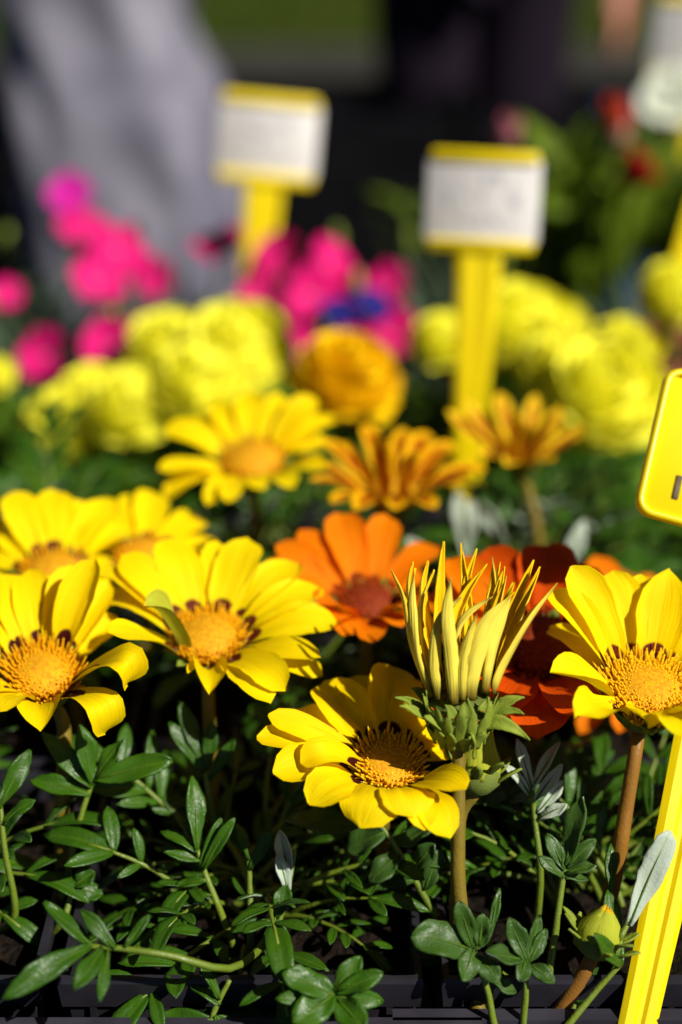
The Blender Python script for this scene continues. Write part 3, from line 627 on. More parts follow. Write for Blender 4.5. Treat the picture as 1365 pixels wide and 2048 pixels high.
LEAFGRP = 'rosettes of gazania leaves in the pots'
def local_leaf(seed, pairs, Lb, style):
    """one gazania leaf along +X rising in Z, unit: metres"""
    rs = random.Random(seed); g = MB()
    ang = 1.15; p = Vector((0, 0, 0)); P = [p.copy()]; n = 12
    for i in range(n):
        p = p + Vector((math.cos(ang), rs.uniform(-.08, .08), math.sin(ang))) * (Lb / n); P.append(p.copy()); ang -= rs.uniform(.03, .14)
    g.tube(P, [.0015 - .001 * i / n for i in range(n + 1)], 5, 2)
    def side_at(i): t = (P[min(i+1, n)] - P[i-1]).normalized(); s_ = Vector((0, 1, 0)); return t, s_, s_.cross(t) * -1
    ti, s_, N = side_at(n)
    N = Vector((-ti.z, 0, ti.x))
    tl = Lb * rs.uniform(.36, .52)
    d = Vector((math.cos(ang), rs.uniform(-.1, .1), math.sin(ang)))
    a = P[n - 2]; g.grid(ribbon([a, a + d*tl*.5 + N*tl*.05, a + d*tl + Vector((0, 0, -tl*.12))], N, tl*rs.uniform(.24, .38), LOBE if style else OVAL, .25, 10, 5, .05, .3), .0005, 0, 1)
    for k in range(pairs):
        i = n - 2 - int(k * 1.6 + .5)
        if i < 3: break
        t, _, _ = side_at(i); N = Vector((-t.z, 0, t.x))
        for sg in (1, -1):
            if rs.random() < .08: continue
            ll = Lb * rs.uniform(.2, .34) * (1 - k * .1)
            dd = (t * rs.uniform(.5, .9) + Vector((0, sg, 0)) * rs.uniform(.7, 1) + N * rs.uniform(-.1, .35)).normalized(); a = P[i]
            g.grid(ribbon([a, a + dd*ll*.5 + N*ll*.06, a + dd*ll], N, ll*rs.uniform(.22, .36), LOBE if style else OVAL, .25, 8, 5, .05, .3), .0005, 0, 1)
    return g.mesh('leaf', [M['leaf'], M['leaf_under'], M['rachis']])
LEAVES = [local_leaf(s_, (s_ % 4) + 2, .062 + .004 * (s_ % 3), s_ % 3 != 0) for s_ in range(9)]

def place_leaf(parent, me, rz, tilt, sc_, roll=0, off=(0, 0, 0)):
    return link('leaf', me, parent, Matrix.Translation(off) @ Matrix.Rotation(rz, 4, 'Z') @ Matrix.Rotation(tilt, 4, 'Y') @ Matrix.Rotation(roll, 4, 'X') @ Matrix.Scale(sc_, 4))

POTW = .0955; PX0 = .0705; PY0 = .300
def pot_center(i, j): return Vector((PX0 + (i - 1) * POTW + (.0 if j % 2 == 0 else .01), PY0 + POTW * .5 + j * POTW + (.02 if j > 2 else 0), SOIL if j < 3 else SOIL2))
pot_notes = {(-2, 0): 'at the end of the front row', (-1, 0): 'in the front corner under the cupped bloom', (0, 0): 'in front, under the low yellow bloom', (1, 0): 'in front, under the spiky half-closed bloom', (2, 0): 'behind the leaning yellow stake'}
plants = {}
rr = random.Random(11)
for j in range(3):
    for i in range(-1, 3) if j == 0 else range(-1, 4) if j == 1 else range(-2, 4):
        p = pot_center(i, j) if j else pot_center(i, j)
        lab = 'dark green lobed gazania foliage ' + (pot_notes.get((i, j)) or ({-1: 'under the two yellow blooms behind the cupped one', 0: 'under the wide yellow bloom with the curled petal', 1: 'under the bright orange bloom', 2: 'under the shaded red-orange bloom', 3: 'beyond the leaning yellow stake'}[i] if j == 1 else {-2: 'at the row end before the lemon pompoms', -1: 'behind the half-hidden yellow bloom', 0: 'under the golden yellow bloom', 1: 'under the striped bowl bloom'}.get(i, 'before the pompoms')))
        if j == 2 and i > 1: continue
        o = thing('gazania_plant', p, lab, 'plant', LEAFGRP)
        plants[(i, j)] = o
        nl = (38 if i < 1 else 64) if j == 0 else 28
        for k in range(nl):
            rz = 2*math.pi*(k*.382 + rr.uniform(-.03, .03)); tl = rr.uniform(-.35, .55)
            s_ = rr.uniform(.6, 1.0) * (.85 if j == 0 else .95)
            if j == 0 and math.sin(rz) < -.25:
                if i >= 1: continue
                tl += .35
            place_leaf(o, rr.choice(LEAVES), rz, tl, s_, rr.uniform(-.4, .4), (rr.uniform(-.012, .012), rr.uniform(-.012, .012), -.002))

# leaves that can be told apart in the photograph
PA = plants[(1, 0)]; PB = plants[(0, 0)]; PC = plants[(-1, 0)]; PD = plants[(2, 0)]
lobed(PA, [(1000, 2070, .004), (975, 1980), (950, 1905)], [((940, 1898), (823, 1872), 78, {'prof': OVAL, 'dz': -.004}), ((945, 1895), (917, 1803), 40, {'prof': OVAL}), ((958, 1892), (968, 1828), 38), ((950, 1900), (985, 1850), 30),
      ((948, 1900), (925, 1962), 48, {'prof': OVAL, 'dz': -.006}), ((955, 1915), (998, 1962), 42, {'dz': -.004, 'prof': OVAL}), ((985, 1960), (1032, 1985), 30)], .383, mat='leaf_matt')
lobed(PA, [(1052, 2070, .003), (1052, 1990), (1053, 1925)], [((1055, 1925), (1018, 1836), 42), ((1055, 1925), (1078, 1834), 40), ((1058, 1925), (1092, 1858), 30), ((1048, 1920), (972, 1906), 46, {'prof': OVAL, 'dz': -.006}),
      ((1050, 1922), (1040, 1962), 36, {'prof': OVAL, 'dz': -.006}), ((1060, 1930), (1108, 1966), 34, {'prof': OVAL, 'dz': -.004})], .384, mat='leaf_matt')
lobed(PA, [(1098, 1990, .004), (1112, 1860), (1128, 1745), (1135, 1725)], [((1130, 1735), (1166, 1594), 47), ((1130, 1740), (1093, 1668), 32), ((1128, 1755), (1077, 1714), 26), ((1132, 1735), (1192, 1679), 32), ((1130, 1748), (1192, 1732), 28), ((1130, 1755), (1176, 1760), 24)], .388, mat='leaf_matt')
lobed(PA, [(1075, 1900, .01), (1082, 1750), (1070, 1640), (1064, 1560)], [((1064, 1580), (1120, 1484), 22, {'cup': .9}), ((1070, 1600), (1124, 1528), 24, {'cup': .9}), ((1074, 1625), (1126, 1562), 22, {'cup': .9}), ((1064, 1575), (1034, 1478), 24), ((1060, 1590), (1010, 1530), 22), ((1075, 1640), (1135, 1610), 26)], .405, under=True)
lobed(PA, [(1235, 1880), (1258, 1845)], [((1258, 1850), (1340, 1662), 52, {'prof': [(0, .25), (.2, .6), (.5, .95), (.8, 1), (.93, .85), (1, .2)], 'arch': -.04, 'cup': .15})], .386, under=True, hint=(-.3, -.85, .35))
lobed(PA, [(1140, 2060), (1150, 2000)], [((1150, 2005), (1190, 1990), 20)], .392)
lobed(PA, [(1218, 1860), (1222, 1775)], [((1222, 1785), (1222, 1688), 26, {'prof': LOBE})], .394)
lobed(PA, [(990, 1935), (980, 1880)], [((978, 1880), (1000, 1776), 18)], .390)
lobed(PA, [(1120, 2070), (1190, 1985), (1240, 1930)], [((1240, 1932), (1190, 1868), 34, {'dz': -.010}), ((1240, 1932), (1215, 1780), 40, {'prof': OVAL, 'dz': .006})], .385)
lobed(PA, [(1130, 2075, .002), (1160, 1990), (1200, 1900)], [((1200, 1905), (1165, 1990), 20)], .394)
# left of the stalk
lobed(PB, [(470, 1935, .01), (340, 1911), (240, 1897), (172, 1892)], [((180, 1893), (5, 1998), 48, {'arch': .12, 'dz': -.012}), ((185, 1893), (88, 1804), 38), ((230, 1898), (163, 1820), 32), ((205, 1897), (148, 1980), 40, {'dz': -.012}), ((215, 1900), (200, 2004), 26, {'dz': -.01}), ((250, 1895), (300, 1830), 22)], .372)
lobed(PB, [(470, 1900, .006), (440, 1820), (412, 1750), (392, 1690)], [((394, 1700), (385, 1552), 40), ((396, 1705), (322, 1664), 22), ((400, 1722), (329, 1704), 22), ((405, 1740), (470, 1636), 26), ((412, 1760), (354, 1772), 26), ((400, 1730), (443, 1634), 22), ((425, 1790), (345, 1790), 24)], .404)
lobed(PB, [(700, 2080, .0), (680, 2030), (665, 1990)], [((668, 1990), (566, 1946), 58, {'prof': OVAL}), ((668, 1990), (588, 2046), 66, {'prof': OVAL, 'dz': -.008}), ((664, 1988), (552, 1998), 36), ((672, 1985), (766, 1946), 40), ((672, 1995), (766, 2002), 38), ((670, 1980), (722, 1914), 40, {'prof': OVAL}), ((675, 2000), (730, 2060), 60, {'prof': OVAL, 'dz': -.008})], .374)
lobed(PA, [(890, 1850, .004), (830, 1760), (790, 1690), (760, 1650)], [((715, 1655), (576, 1640), 62, {'prof': OVAL}), ((770, 1665), (695, 1700), 62, {'prof': OVAL}), ((800, 1710), (740, 1765), 50, {'prof': OVAL}), ((830, 1760), (725, 1775), 26, {'prof': OVAL}), ((800, 1690), (870, 1650), 44, {'prof': OVAL}), ((830, 1740), (870, 1690), 46, {'prof': OVAL}), ((850, 1780), (880, 1700), 36, {'prof': OVAL})], .408, mat='leaf_matt')
lobed(PC, [(120, 1800, .006), (160, 1640), (190, 1550)], [((190, 1560), (345, 1520), 56, {'prof': LOBE}), ((185, 1570), (160, 1450), 44), ((185, 1575), (85, 1465), 44), ((180, 1590), (60, 1560), 40), ((190, 1560), (250, 1480), 36)], .412)
lobed(PB, [(440, 1700, .01), (420, 1600), (410, 1540)], [((410, 1545), (338, 1445), 34), ((412, 1540), (358, 1400), 34), ((415, 1540), (425, 1440), 30), ((418, 1560), (470, 1480), 26)], .425)
lobed(PC, [(30, 1830, .006), (10, 1700), (0, 1600)], [((0, 1610), (60, 1500), 40), ((0, 1620), (-40, 1540), 44), ((5, 1650), (70, 1600), 30)], .405)
lobed(PC, [(120, 1850), (140, 1800), (150, 1770)], [((150, 1775), (95, 1760), 52, {'prof': OVAL}), ((150, 1775), (190, 1745), 40, {'prof': OVAL}), ((150, 1775), (205, 1790), 40, {'prof': OVAL})], .408)
lobed(PB, [(420, 2080), (430, 2020), (460, 1960)], [((425, 2040), (305, 2046), 52), ((440, 2000), (400, 1925), 26), ((440, 2010), (380, 1965), 30, {'prof': OVAL}), ((430, 2030), (470, 2080), 44)], .386)
lobed(PB, [(545, 1900), (575, 1780), (590, 1700)], [((580, 1760), (560, 1660), 30, {'cup': .8}), ((575, 1790), (555, 1710), 26, {'cup': .8})], .402, under=True)
lobed(PB, [(500, 1900), (500, 1780), (497, 1700)], [((497, 1710), (455, 1650), 24), ((499, 1720), (470, 1645), 24), ((500, 1740), (545, 1660), 24), ((500, 1800), (465, 1755), 16)], .406)
lobed(PB, [(540, 1900), (545, 1860), (550, 1830)], [((550, 1835), (555, 1940), 58, {'prof': OVAL}), ((548, 1840), (462, 1865), 22), ((552, 1835), (574, 1770), 36)], .398)

for pl, x0, y0, x1, y1, z in ((plants[(1, 2)], 935, 1110, 915, 980, .545), (plants[(1, 2)], 930, 1100, 945, 1000, .55), (plants[(2, 1)], 1125, 1150, 1168, 1040, .54), (plants[(1, 1)], 870, 1130, 815, 1075, .52), (plants[(1, 2)], 1010, 1080, 960, 1000, .56)):
    lobed(pl, [(x0, y0 + 60), (x0, y0)], [((x0, y0 + 8), (x1, y1), 36, {'prof': LOBE, 'cup': .3})], z, under=True, hint=(-.2, -.9, .3))

# ------------------------------------------------------------------ pots and trays
def make_pot():
    g = MB(); s_ = POTW / 2 - .0022; t = s_ * .78; hb = -(RIM - TABLE) + .004
    def ring(h, hw, n=6):
        P = []
        for (sx, sy, dx, dy) in ((-1,-1,1,0), (1,-1,0,1), (1,1,-1,0), (-1,1,0,-1)):
            for k in range(n): P.append(Vector((sx*hw + dx*2*hw*k/n, sy*hw + dy*2*hw*k/n, h)))
        return [g.vert(p) for p in P]
    rs = [ring(hb, t), ring(-.009, s_*.955), ring(-.009, s_*.985), ring(-.0012, s_), ring(0, s_*.99), ring(0, s_*.955), ring(-.0015, s_*.945), ring(-.03, s_*.9)]
    for a, b in zip(rs, rs[1:]):
        n = len(a)
        for k in range(n): g.face((a[k], a[(k+1) % n], b[(k+1) % n], b[k]))
    g.face(tuple(reversed(rs[0])))
    # vertical ribs under the rim
    for q in range(4):
        rot = Matrix.Rotation(q*math.pi/2, 4, 'Z')
        for k in range(-6, 7):
            x = k * .0062; y1 = -s_*.953; 
            g.box((x - .0008, y1 - .0012, -.034), (x + .0008, y1 + .003, -.0095), 0, rot)
    shell = g.mesh('shell', [M['pot']], False)
    e = MB(); n = 14; hw = s_ * .9; rg = random.Random(3)
    G = [[Vector((-hw + 2*hw*j/n, -hw + 2*hw*i/n, -.008 + rg.uniform(-.0025, .0025))) for j in range(n + 1)] for i in range(n + 1)]
    e.grid(G); soil = e.mesh('soil', [M['soil']])
    return shell, soil
SHELL, SOILM = make_pot()
def pot(p, label, group):
    o = thing('plant_pot', Vector((p.x, p.y, p.z + RIM - SOIL)), label, 'pot', group)
    link('shell', SHELL, o, Matrix()); link('soil', SOILM, o, Matrix()); return o
for (i, j) in list(plants) + [(2, 2), (3, 2)]:
    p = pot_center(i, j)
    pot(p, 'square black plastic pot of dark soil ' + (pot_notes.get((i, j)) or ('in the second row under the orange blooms' if j == 1 else 'in the row before the pompom flowers')), 'square black plant pots')
for j, note in ((3, 'of the pompom flower row'), (4, 'of the back pompom row'), (5, 'of the pink flower row'), (6, 'of the hindmost flower row')):
    for i in range(-3, 5): pot(pot_center(i, j), 'square black plastic pot ' + note, 'square black plant pots')
# tray with a flanged rim: front wall is seen low in the picture
def tray(x0, x1, y0, y1, label):
    o = thing('plant_tray', Vector(((x0+x1)/2, y0, TABLE)), label, 'tray', 'grey plastic plant trays')
    h = RIM - .012
    for nm, lo, hi in (('wall', (x0, y0, TABLE), (x1, y0 + .003, h)), ('wall', (x0, y1 - .003, TABLE), (x1, y1, h)), ('wall', (x0, y0 + .003, TABLE), (x0 + .003, y1 - .003, h)), ('wall', (x1 - .003, y0 + .003, TABLE), (x1, y1 - .003, h)),
                       ('floor_panel', (x0 + .003, y0 + .003, TABLE + .0005), (x1 - .003, y1 - .003, TABLE + .003))):
        g = MB(); g.box(lo, hi); g.build(nm, M['tray'], o, False)
    g = MB(); q = h + .0005
    g.box((x0 - .016, y0 - .020, q), (x1 + .016, y0 + .001, q + .0025)); g.box((x0 - .016, y0 - .020, q - .004), (x1 + .016, y0 - .0175, q))
    g.box((x0 - .016, y0 - .003, q + .0025), (x1 + .016, y0 + .001, q + .0045))
    g.build('flange', M['tray'], o, False)
    g = MB()
    n = int((x1 - x0) / .008)
    for k in range(n): g.box((x0 + .004 + k*.008, y0 - .0015, TABLE + .004), (x0 + .0065 + k*.008, y0 + .001, h - .003))
    g.build('ribbing', M['tray'], o, False)
XS = PX0 - POTW * .5
tray(XS - POTW * 3 - .004, XS - .004, PY0 - .004, PY0 + POTW * 3 + .012, 'grey plastic tray under the gazanias by the cupped bloom')
tray(XS + .006, XS + POTW * 3.3, PY0 - .001, PY0 + POTW * 3 + .012, 'grey plastic tray under the gazanias by the leaning stake')

# ------------------------------------------------------------------ marigolds
def fan_mesh(seed, mat, name='petal', wide=1.0, fringe=.1, cup=.4, nv=5, nu=7, prof=((0, .25), (.35, .6), (.7, .95), (1, 1))):
    rs = random.Random(seed); g = MB(); G = []
    for i in range(nv):
        v = i/(nv-1); hw = .5*wide*lerp_tab(list(prof), v); row = []
        for j in range(nu):
            u = -1 + 2*j/(nu-1)
            x = v * (1 - .22*u*u*v) + (fringe*rs.uniform(-1, .4) if i == nv-1 else 0)
            row.append(Vector((x, u*hw, cup*.5*v*v - .25*cup*u*u*v + rs.uniform(-.05, .05)*v)))
        G.append(row)
    g.grid(G); return g.mesh(name, [mat])
MG = [fan_mesh(s_, M['marigold']) for s_ in range(4)]; MO = [fan_mesh(s_ + 9, M['marigold_o']) for s_ in range(4)]
def basis(x, n):
    x = x.normalized(); y = n.cross(x).normalized(); z_ = x.cross(y)
    return Matrix(((x.x, y.x, z_.x, 0), (x.y, y.y, z_.y, 0), (x.z, y.z, z_.z, 0), (0, 0, 0, 1)))
def marigold(px, py, rpx, z, label, golden=False, group='lemon yellow pompom marigolds'):
    rs = random.Random(px * 7 + py); c = at(px, py, z); Rm = 1.22 * rpx * z / K
    gr = Vector((c.x + rs.uniform(-.01, .01), c.y + .015, SOIL2)); root = thing('marigold_flower', gr, label, 'flower', group)
    a = Vector((rs.uniform(-.2, .2), rs.uniform(-.55, -.1), 1)).normalized()
    stem_part(root, [c - a*Rm*.6, c - a*Rm*1.3, (c + gr)/2 + Vector((0, 0, -.005)), gr], .002, .0024, M['rachis'])
    g = MB(); g.lathe(c - a*Rm*1.05, a, [(0, .002), (Rm*.25, Rm*.26), (Rm*.75, Rm*.42), (Rm*.8, Rm*.3)], 12); g.build('calyx', M['bud_green'], root)
    a, e1, e2 = frame_of(a)
    mm = M['marigold_o'] if golden else M['marigold']
    g = MB(); g.lathe(c - a*Rm*.45, a, [(0, Rm*.4), (Rm*.25, Rm*.68), (Rm*.6, Rm*.72), (Rm*1.0, Rm*.5), (Rm*1.2, .0003)], 14); g.build('bloom_core', mm, root)
    n = 150; ga = math.pi*(3 - math.sqrt(5))
    for k in range(n):
        cz = 1 - 1.42*(k + .5)/n; sn = math.sqrt(max(0, 1 - cz*cz)); th = k*ga + rs.uniform(-.15, .15)
        d = a*cz*.86 + (e1*math.cos(th) + e2*math.sin(th))*sn
        up = a - d*a.dot(d)
        up = up.normalized() if up.length > .05 else e1
        x = (d*1.0 + up*rs.uniform(-.05, .4) + Vector([rs.uniform(-.2, .2) for _ in range(3)])).normalized()
        L = Rm*rs.uniform(.30, .42)
        p = c + d*(Rm*.64)
        nn = (up + d*rs.uniform(.2, .8)).normalized()
        m4 = Matrix.Translation(p - gr) @ basis(x, nn) @ Matrix.Diagonal((L, L*rs.uniform(1.1, 1.5), L, 1))
        link('petal', rs.choice(MO if golden else MG), root, m4)
LAB = 'lemon yellow pompom marigold '
for px, py, rp, z in ((140, 855, 76, .735), (190, 790, 55, .755), (270, 825, 84, .72), (345, 705, 78, .765), (478, 705, 92, .75), (405, 780, 88, .715), (-8, 752, 34, .76)):
    marigold(px, py, rp, z, LAB + 'in the clump behind the golden gazania')
for px, py, rp, z in ((888, 690, 60, .75), (1040, 668, 96, .755), (1120, 655, 50, .78), (1125, 745, 76, .72), (1205, 800, 108, .70), (1245, 695, 54, .75)):
    marigold(px, py, rp, z, LAB + 'in the clump around the handwritten sign stake')
marigold(1350, 590, 62, .79, LAB + 'beside the edge-on sign and terracotta pot')
marigold(690, 768, 94, .675, 'golden orange pompom marigold standing alone before the pink flowers', True, None)

def pinnate(seed, mat, L=.07, n=6, w_=.0055, ln=.02):
    rs = random.Random(seed); g = MB(); ang = rs.uniform(.7, 1.2); p = Vector((0, 0, 0)); P = [p.copy()]
    for i in range(12):
        p = p + Vector((math.cos(ang), rs.uniform(-.1, .1), math.sin(ang)))*(L/12); P.append(p.copy()); ang -= rs.uniform(.04, .13)
    g.tube(P, [.0009 - .0006*i/12 for i in range(13)], 4, 0)
    for k in range(n):
        i = 3 + int(k*9/n); t = (P[i+1] - P[i-1]).normalized(); N = Vector((-t.z, 0, t.x))
        for s_ in (1, -1):
            l = ln*rs.uniform(.7, 1.2)*(1.1 - .3*abs(k/n - .5)); d = (t*.6 + Vector((0, s_, 0)) + N*rs.uniform(-.2, .3)).normalized()
            g.grid(ribbon([P[i], P[i] + d*l*.5 + N*l*.05, P[i] + d*l], N, w_*rs.uniform(.8, 1.2), LOBE, .2, 5, 3, 0))
    t = (P[-1] - P[-2]).normalized(); g.grid(ribbon([P[-1], P[-1] + t*ln*.5, P[-1] + t*ln], Vector((-t.z, 0, t.x)), w_*1.1, LOBE, .2, 5, 3, 0))
    return g.mesh('leaf', [mat])
ML = [pinnate(s_, M['marigold_leaf']) for s_ in range(6)]
rr = random.Random(5)
for j in (2, 3, 4):
    for i in range(-3, 5) if j > 2 else (2, 3):
        p = pot_center(i, j); side = 'around the handwritten sign stake' if i > 0 else 'behind the golden gazania'
        o = thing('marigold_plant', p, {2: 'bright feathery marigold foliage below the striped bloom on the tall stalk', 3: 'feathery green marigold foliage ' + side, 4: 'feathery marigold foliage, second row, ' + side}[j], 'plant', 'marigold plants in pots')
        for k in range(26):
            place_leaf(o, rr.choice(ML), k*2.4 + rr.uniform(-.3, .3), rr.uniform(-.3, .6), rr.uniform(.7, 1.1), rr.uniform(-.4, .4), (rr.uniform(-.02, .02), rr.uniform(-.02, .02), rr.uniform(0, .02)))

# ------------------------------------------------------------------ dianthus
DP = [fan_mesh(s_ + 30, M['pink'], wide=1.15, fringe=.16, cup=.2, nv=5, nu=9) for s_ in range(3)]
DM = [fan_mesh(s_ + 40, M['magenta'], wide=1.15, fringe=.16, cup=.2, nv=5, nu=9) for s_ in range(2)]
BL = [fan_mesh(s_ + 50, M['blue'], wide=1.0, fringe=.05, cup=-.1) for s_ in range(2)]
def dianthus(px, py, rpx, z, label, lib=None, group='pink dianthus blooms', name='dianthus_flower', face=None, np_=5):
    lib = lib or DP
    rs = random.Random(px*3 + py); c = at(px, py, z); Rm = rpx*z/K
    gr = Vector((c.x + rs.uniform(-.02, .02), c.y + .01 + rs.uniform(0, .02), SOIL2)); root = thing(name, gr, label, 'flower', group)
    a = Vector(face) if face else Vector((rs.uniform(-.5, .5), rs.uniform(-1.0, -.2), rs.uniform(.4, 1))); a, e1, e2 = frame_of(a)
    stem_part(root, [c - a*Rm*.8, c - a*Rm*1.1 + Vector((0, 0, -.008)), (c + gr)/2, gr], .0009, .0013, M['dianthus_leaf'])
    g = MB(); g.lathe(c - a*Rm*.85, a, [(0, .001), (Rm*.2, .0026), (Rm*.7, .003), (Rm*.85, .0034)], 8); g.build('calyx', M['bud_green'], root)
    for k in range(np_):
        th = 2*math.pi*k/np_ + rs.uniform(-.12, .12); d = e1*math.cos(th) + e2*math.sin(th)
        x = (d + a*rs.uniform(.05, .45)).normalized()
        link('petal', rs.choice(lib), root, Matrix.Translation(c - gr + a*.0004*(k % 2)) @ basis(x, a) @ Matrix.Diagonal((Rm, Rm*rs.uniform(1.0, 1.2), Rm, 1)))
for px, py, rp, z in ((165, 470, 58, .90), (235, 500, 52, .88), (195, 567, 62, .86), (272, 535, 46, .9), (318, 560, 44, .88), (95, 712, 62, .80), (225, 694, 66, .79), (290, 650, 30, .84), (15, 590, 36, .86), (270, 460, 22, .92)):
    dianthus(px, py, rp, z, 'pink fringed dianthus bloom in the cluster before the grey coat')
dianthus(142, 390, 50, .92, 'magenta-violet dianthus bloom standing highest above its cluster', DM, None)
for px, py, rp, z in ((425, 500, 42, .9), (462, 480, 36, .92), (560, 512, 52, .87), (655, 530, 62, .87), (620, 590, 62, .85), (690, 575, 50, .86), (520, 592, 46, .86), (545, 650, 44, .85), (600, 700, 52, .83), (780, 575, 54, .88), (780, 668, 62, .85), (835, 672, 36, .86), (700, 672, 44, .84), (562, 728, 36, .82), (505, 540, 30, .9), (740, 700, 36, .84)):
    dianthus(px, py, rp, z, 'pink fringed dianthus bloom in the cluster under the tilted white card')
dianthus(680, 630, 46, .835, 'small deep blue violet bloom among the pink flowers', BL, 'blue violet blooms', 'violet_flower', (.1, -.35, 1))
dianthus(745, 612, 42, .84, 'small deep blue violet bloom among the pink flowers', BL, 'blue violet blooms', 'violet_flower', (.3, -.5, .9))
def linear_leaf(seed):
    rs = random.Random(seed); g = MB(); L = .075
    g.grid(ribbon([Vector((0, 0, 0)), Vector((L*.18, rs.uniform(-.004, .004), L*.5)), Vector((L*.5, rs.uniform(-.01, .01), L*.9))], Vector((-.6, 0, .6)), .0062, [(0, .6), (.3, 1), (.7, .8), (1, .05)], .4, 8, 3, 0), .0004, 0, 0)
    return g.mesh('leaf', [M['dianthus_leaf']])
LL = [linear_leaf(s_) for s_ in range(4)]
BUD = MB(); BUD.lathe((0, 0, 0), (0, 0, 1), [(0, .001), (.003, .0035), (.011, .0042), (.017, .003), (.021, .0006)], 8); BUDM = BUD.mesh('bud', [M['bud_green']])
rr = random.Random(15)
for j, ii in ((5, range(-3, 3)), (6, range(-3, 2))):
    for i in ii:
        p = pot_center(i, j); o = thing('dianthus_plant', p, 'grey-green narrow-leaved dianthus foliage ' + ('under the pink blooms' if j == 5 else 'behind the pink blooms'), 'plant', 'dianthus plants in pots')
        for k in range(30): place_leaf(o, rr.choice(LL), k*2.4, rr.uniform(-.5, .5), rr.uniform(.6, 1.0 if j == 5 else .9), 0, (rr.uniform(-.03, .03), rr.uniform(-.03, .03), rr.uniform(0, .015)))
        for k in range(2):
            b_ = Vector((rr.uniform(-.03, .03), rr.uniform(-.03, .03), rr.uniform(.05, .08)))
            link('bud', BUDM, o, Matrix.Translation(b_) @ Matrix.Rotation(rr.uniform(-.4, .4), 4, 'X'))
            g = MB(); g.tube([b_ + p, b_*.5 + p, p], .0011, 5); g.build('stem', M['dianthus_leaf'], o)

# ------------------------------------------------------------------ taller plants at the back right
def broad_leaf(seed):
    rs = random.Random(seed); g = MB(); L = .13
    g.grid(ribbon([Vector((0, 0, 0)), Vector((L*.15, 0, L*.4)), Vector((L*.33, rs.uniform(-.01, .01), L*.75)), Vector((L*.62, rs.uniform(-.01, .01), L*.95))], Vector((-.7, 0, .5)), .030, [(0, .2), (.25, .7), (.55, 1), (.8, .7), (1, .03)], .35, 10, 5, .06, .4), .0006, 0, 0)
    return g.mesh('leaf', [M['light_leaf']])
BLV = [broad_leaf(s_) for s_ in range(4)]
rr = random.Random(22)
tall = []
for (px, py, h, note) in ((1150, 640, .72, 'behind the handwritten sign'), (1010, 560, .5, 'under the rose bud'), (1270, 560, .62, 'under the red and cream bloom'), (1380, 560, .55, 'behind the edge-on sign'), (1190, 430, .45, 'in the hindmost row, near the blue crate'), (1330, 420, .45, 'in the hindmost row, under the pale blossoms'), (900, 545, .45, 'short, at the dark edge of the table')):
    p = on_height(px, py, SOIL2); 
    o = thing('leafy_plant', p, 'broad light green leaves standing upright ' + note, 'plant', 'tall leafy plants at the back')
    tall.append(o)
    for k in range(22):
        place_leaf(o, rr.choice(BLV), k*2.4, rr.uniform(-.35, .5), h*rr.uniform(.6, 1.15), rr.uniform(-.3, .3), (rr.uniform(-.025, .025), rr.uniform(-.025, .025), rr.uniform(0, .05)*h))
def tubular(px, py, wpx, hpx, z, tilt, mat, label, name='tubular_flower', npet=6, open_=.35):
    c = at(px, py, z); Wd = wpx*z/K; H = hpx*z/K; a = Vector((math.sin(R(tilt)), -.25, math.cos(R(tilt)))).normalized(); a, e1, e2 = frame_of(a)
    gr = Vector((c.x, c.y + .01, SOIL2)); root = thing(name, gr, label, 'flower')
    b = c - a*H/2
    stem_part(root, [b, b - a*.02, (b + gr)/2, gr], .0016, .002, M['light_leaf'])
    for k in range(npet):
        th = 2*math.pi*k/npet; d = e1*math.cos(th) + e2*math.sin(th)
        P = [b + d*Wd*.08, b + a*H*.35 + d*Wd*.42, b + a*H*.72 + d*Wd*.46, b + a*H*1.0 + d*Wd*open_]
        g = MB(); g.grid(ribbon(P, -d, Wd*.62, POINT, .5, 9, 5, .05), .0004, 0, 0); g.build('petal', M[mat], root)
tubular(1236, 245, 50, 112, 1.02, -14, 'red_cream', 'upright red and cream bloom above the broad light leaves')
tubular(1270, 345, 80, 62, .98, 40, 'dark_red', 'dark red bloom hanging below the red and cream one', open_=.6)
tubular(1015, 268, 46, 76, 1.0, 8, 'rose', 'rose bud rising just above the handwritten sign')
for px, py in ((1340, 175), (1318, 205), (1362, 210), (1390, 170)):
    dianthus(px, py, 46, 1.10, 'pale green-white open blossom below the small back sign', [fan_mesh(px, M['white_petal'], wide=1.1, fringe=.04, cup=.3)], 'pale blossoms at the back', 'white_flower', (random.uniform(-.3, .3), -1, .6), 6)
# terracotta pot
def terracotta(px, py, z, r, label):
    c = at(px, py, z); o = thing('terracotta_pot', Vector((c.x, c.y, TOP)), label, 'pot')
    h = c.z - TOP; g = MB(); g.lathe((c.x, c.y, TOP), (0, 0, 1), [(0, r*.7), (h - .018, r*.92), (h - .018, r*1.03), (h, r*1.05), (h, r*.95), (h - .012, r*.93)], 24); g.build('shell', M['terracotta'], o, False)
    g = MB(); g.lathe((c.x, c.y, TOP + h - .016), (0, 0, 1), [(0, r*.92), (.004, r*.9), (.006, .001)], 20, wob=.02); g.build('soil', M['soil'], o)
terracotta(1345, 690, .80, .032, 'round terracotta pot beside the lemon pompoms')

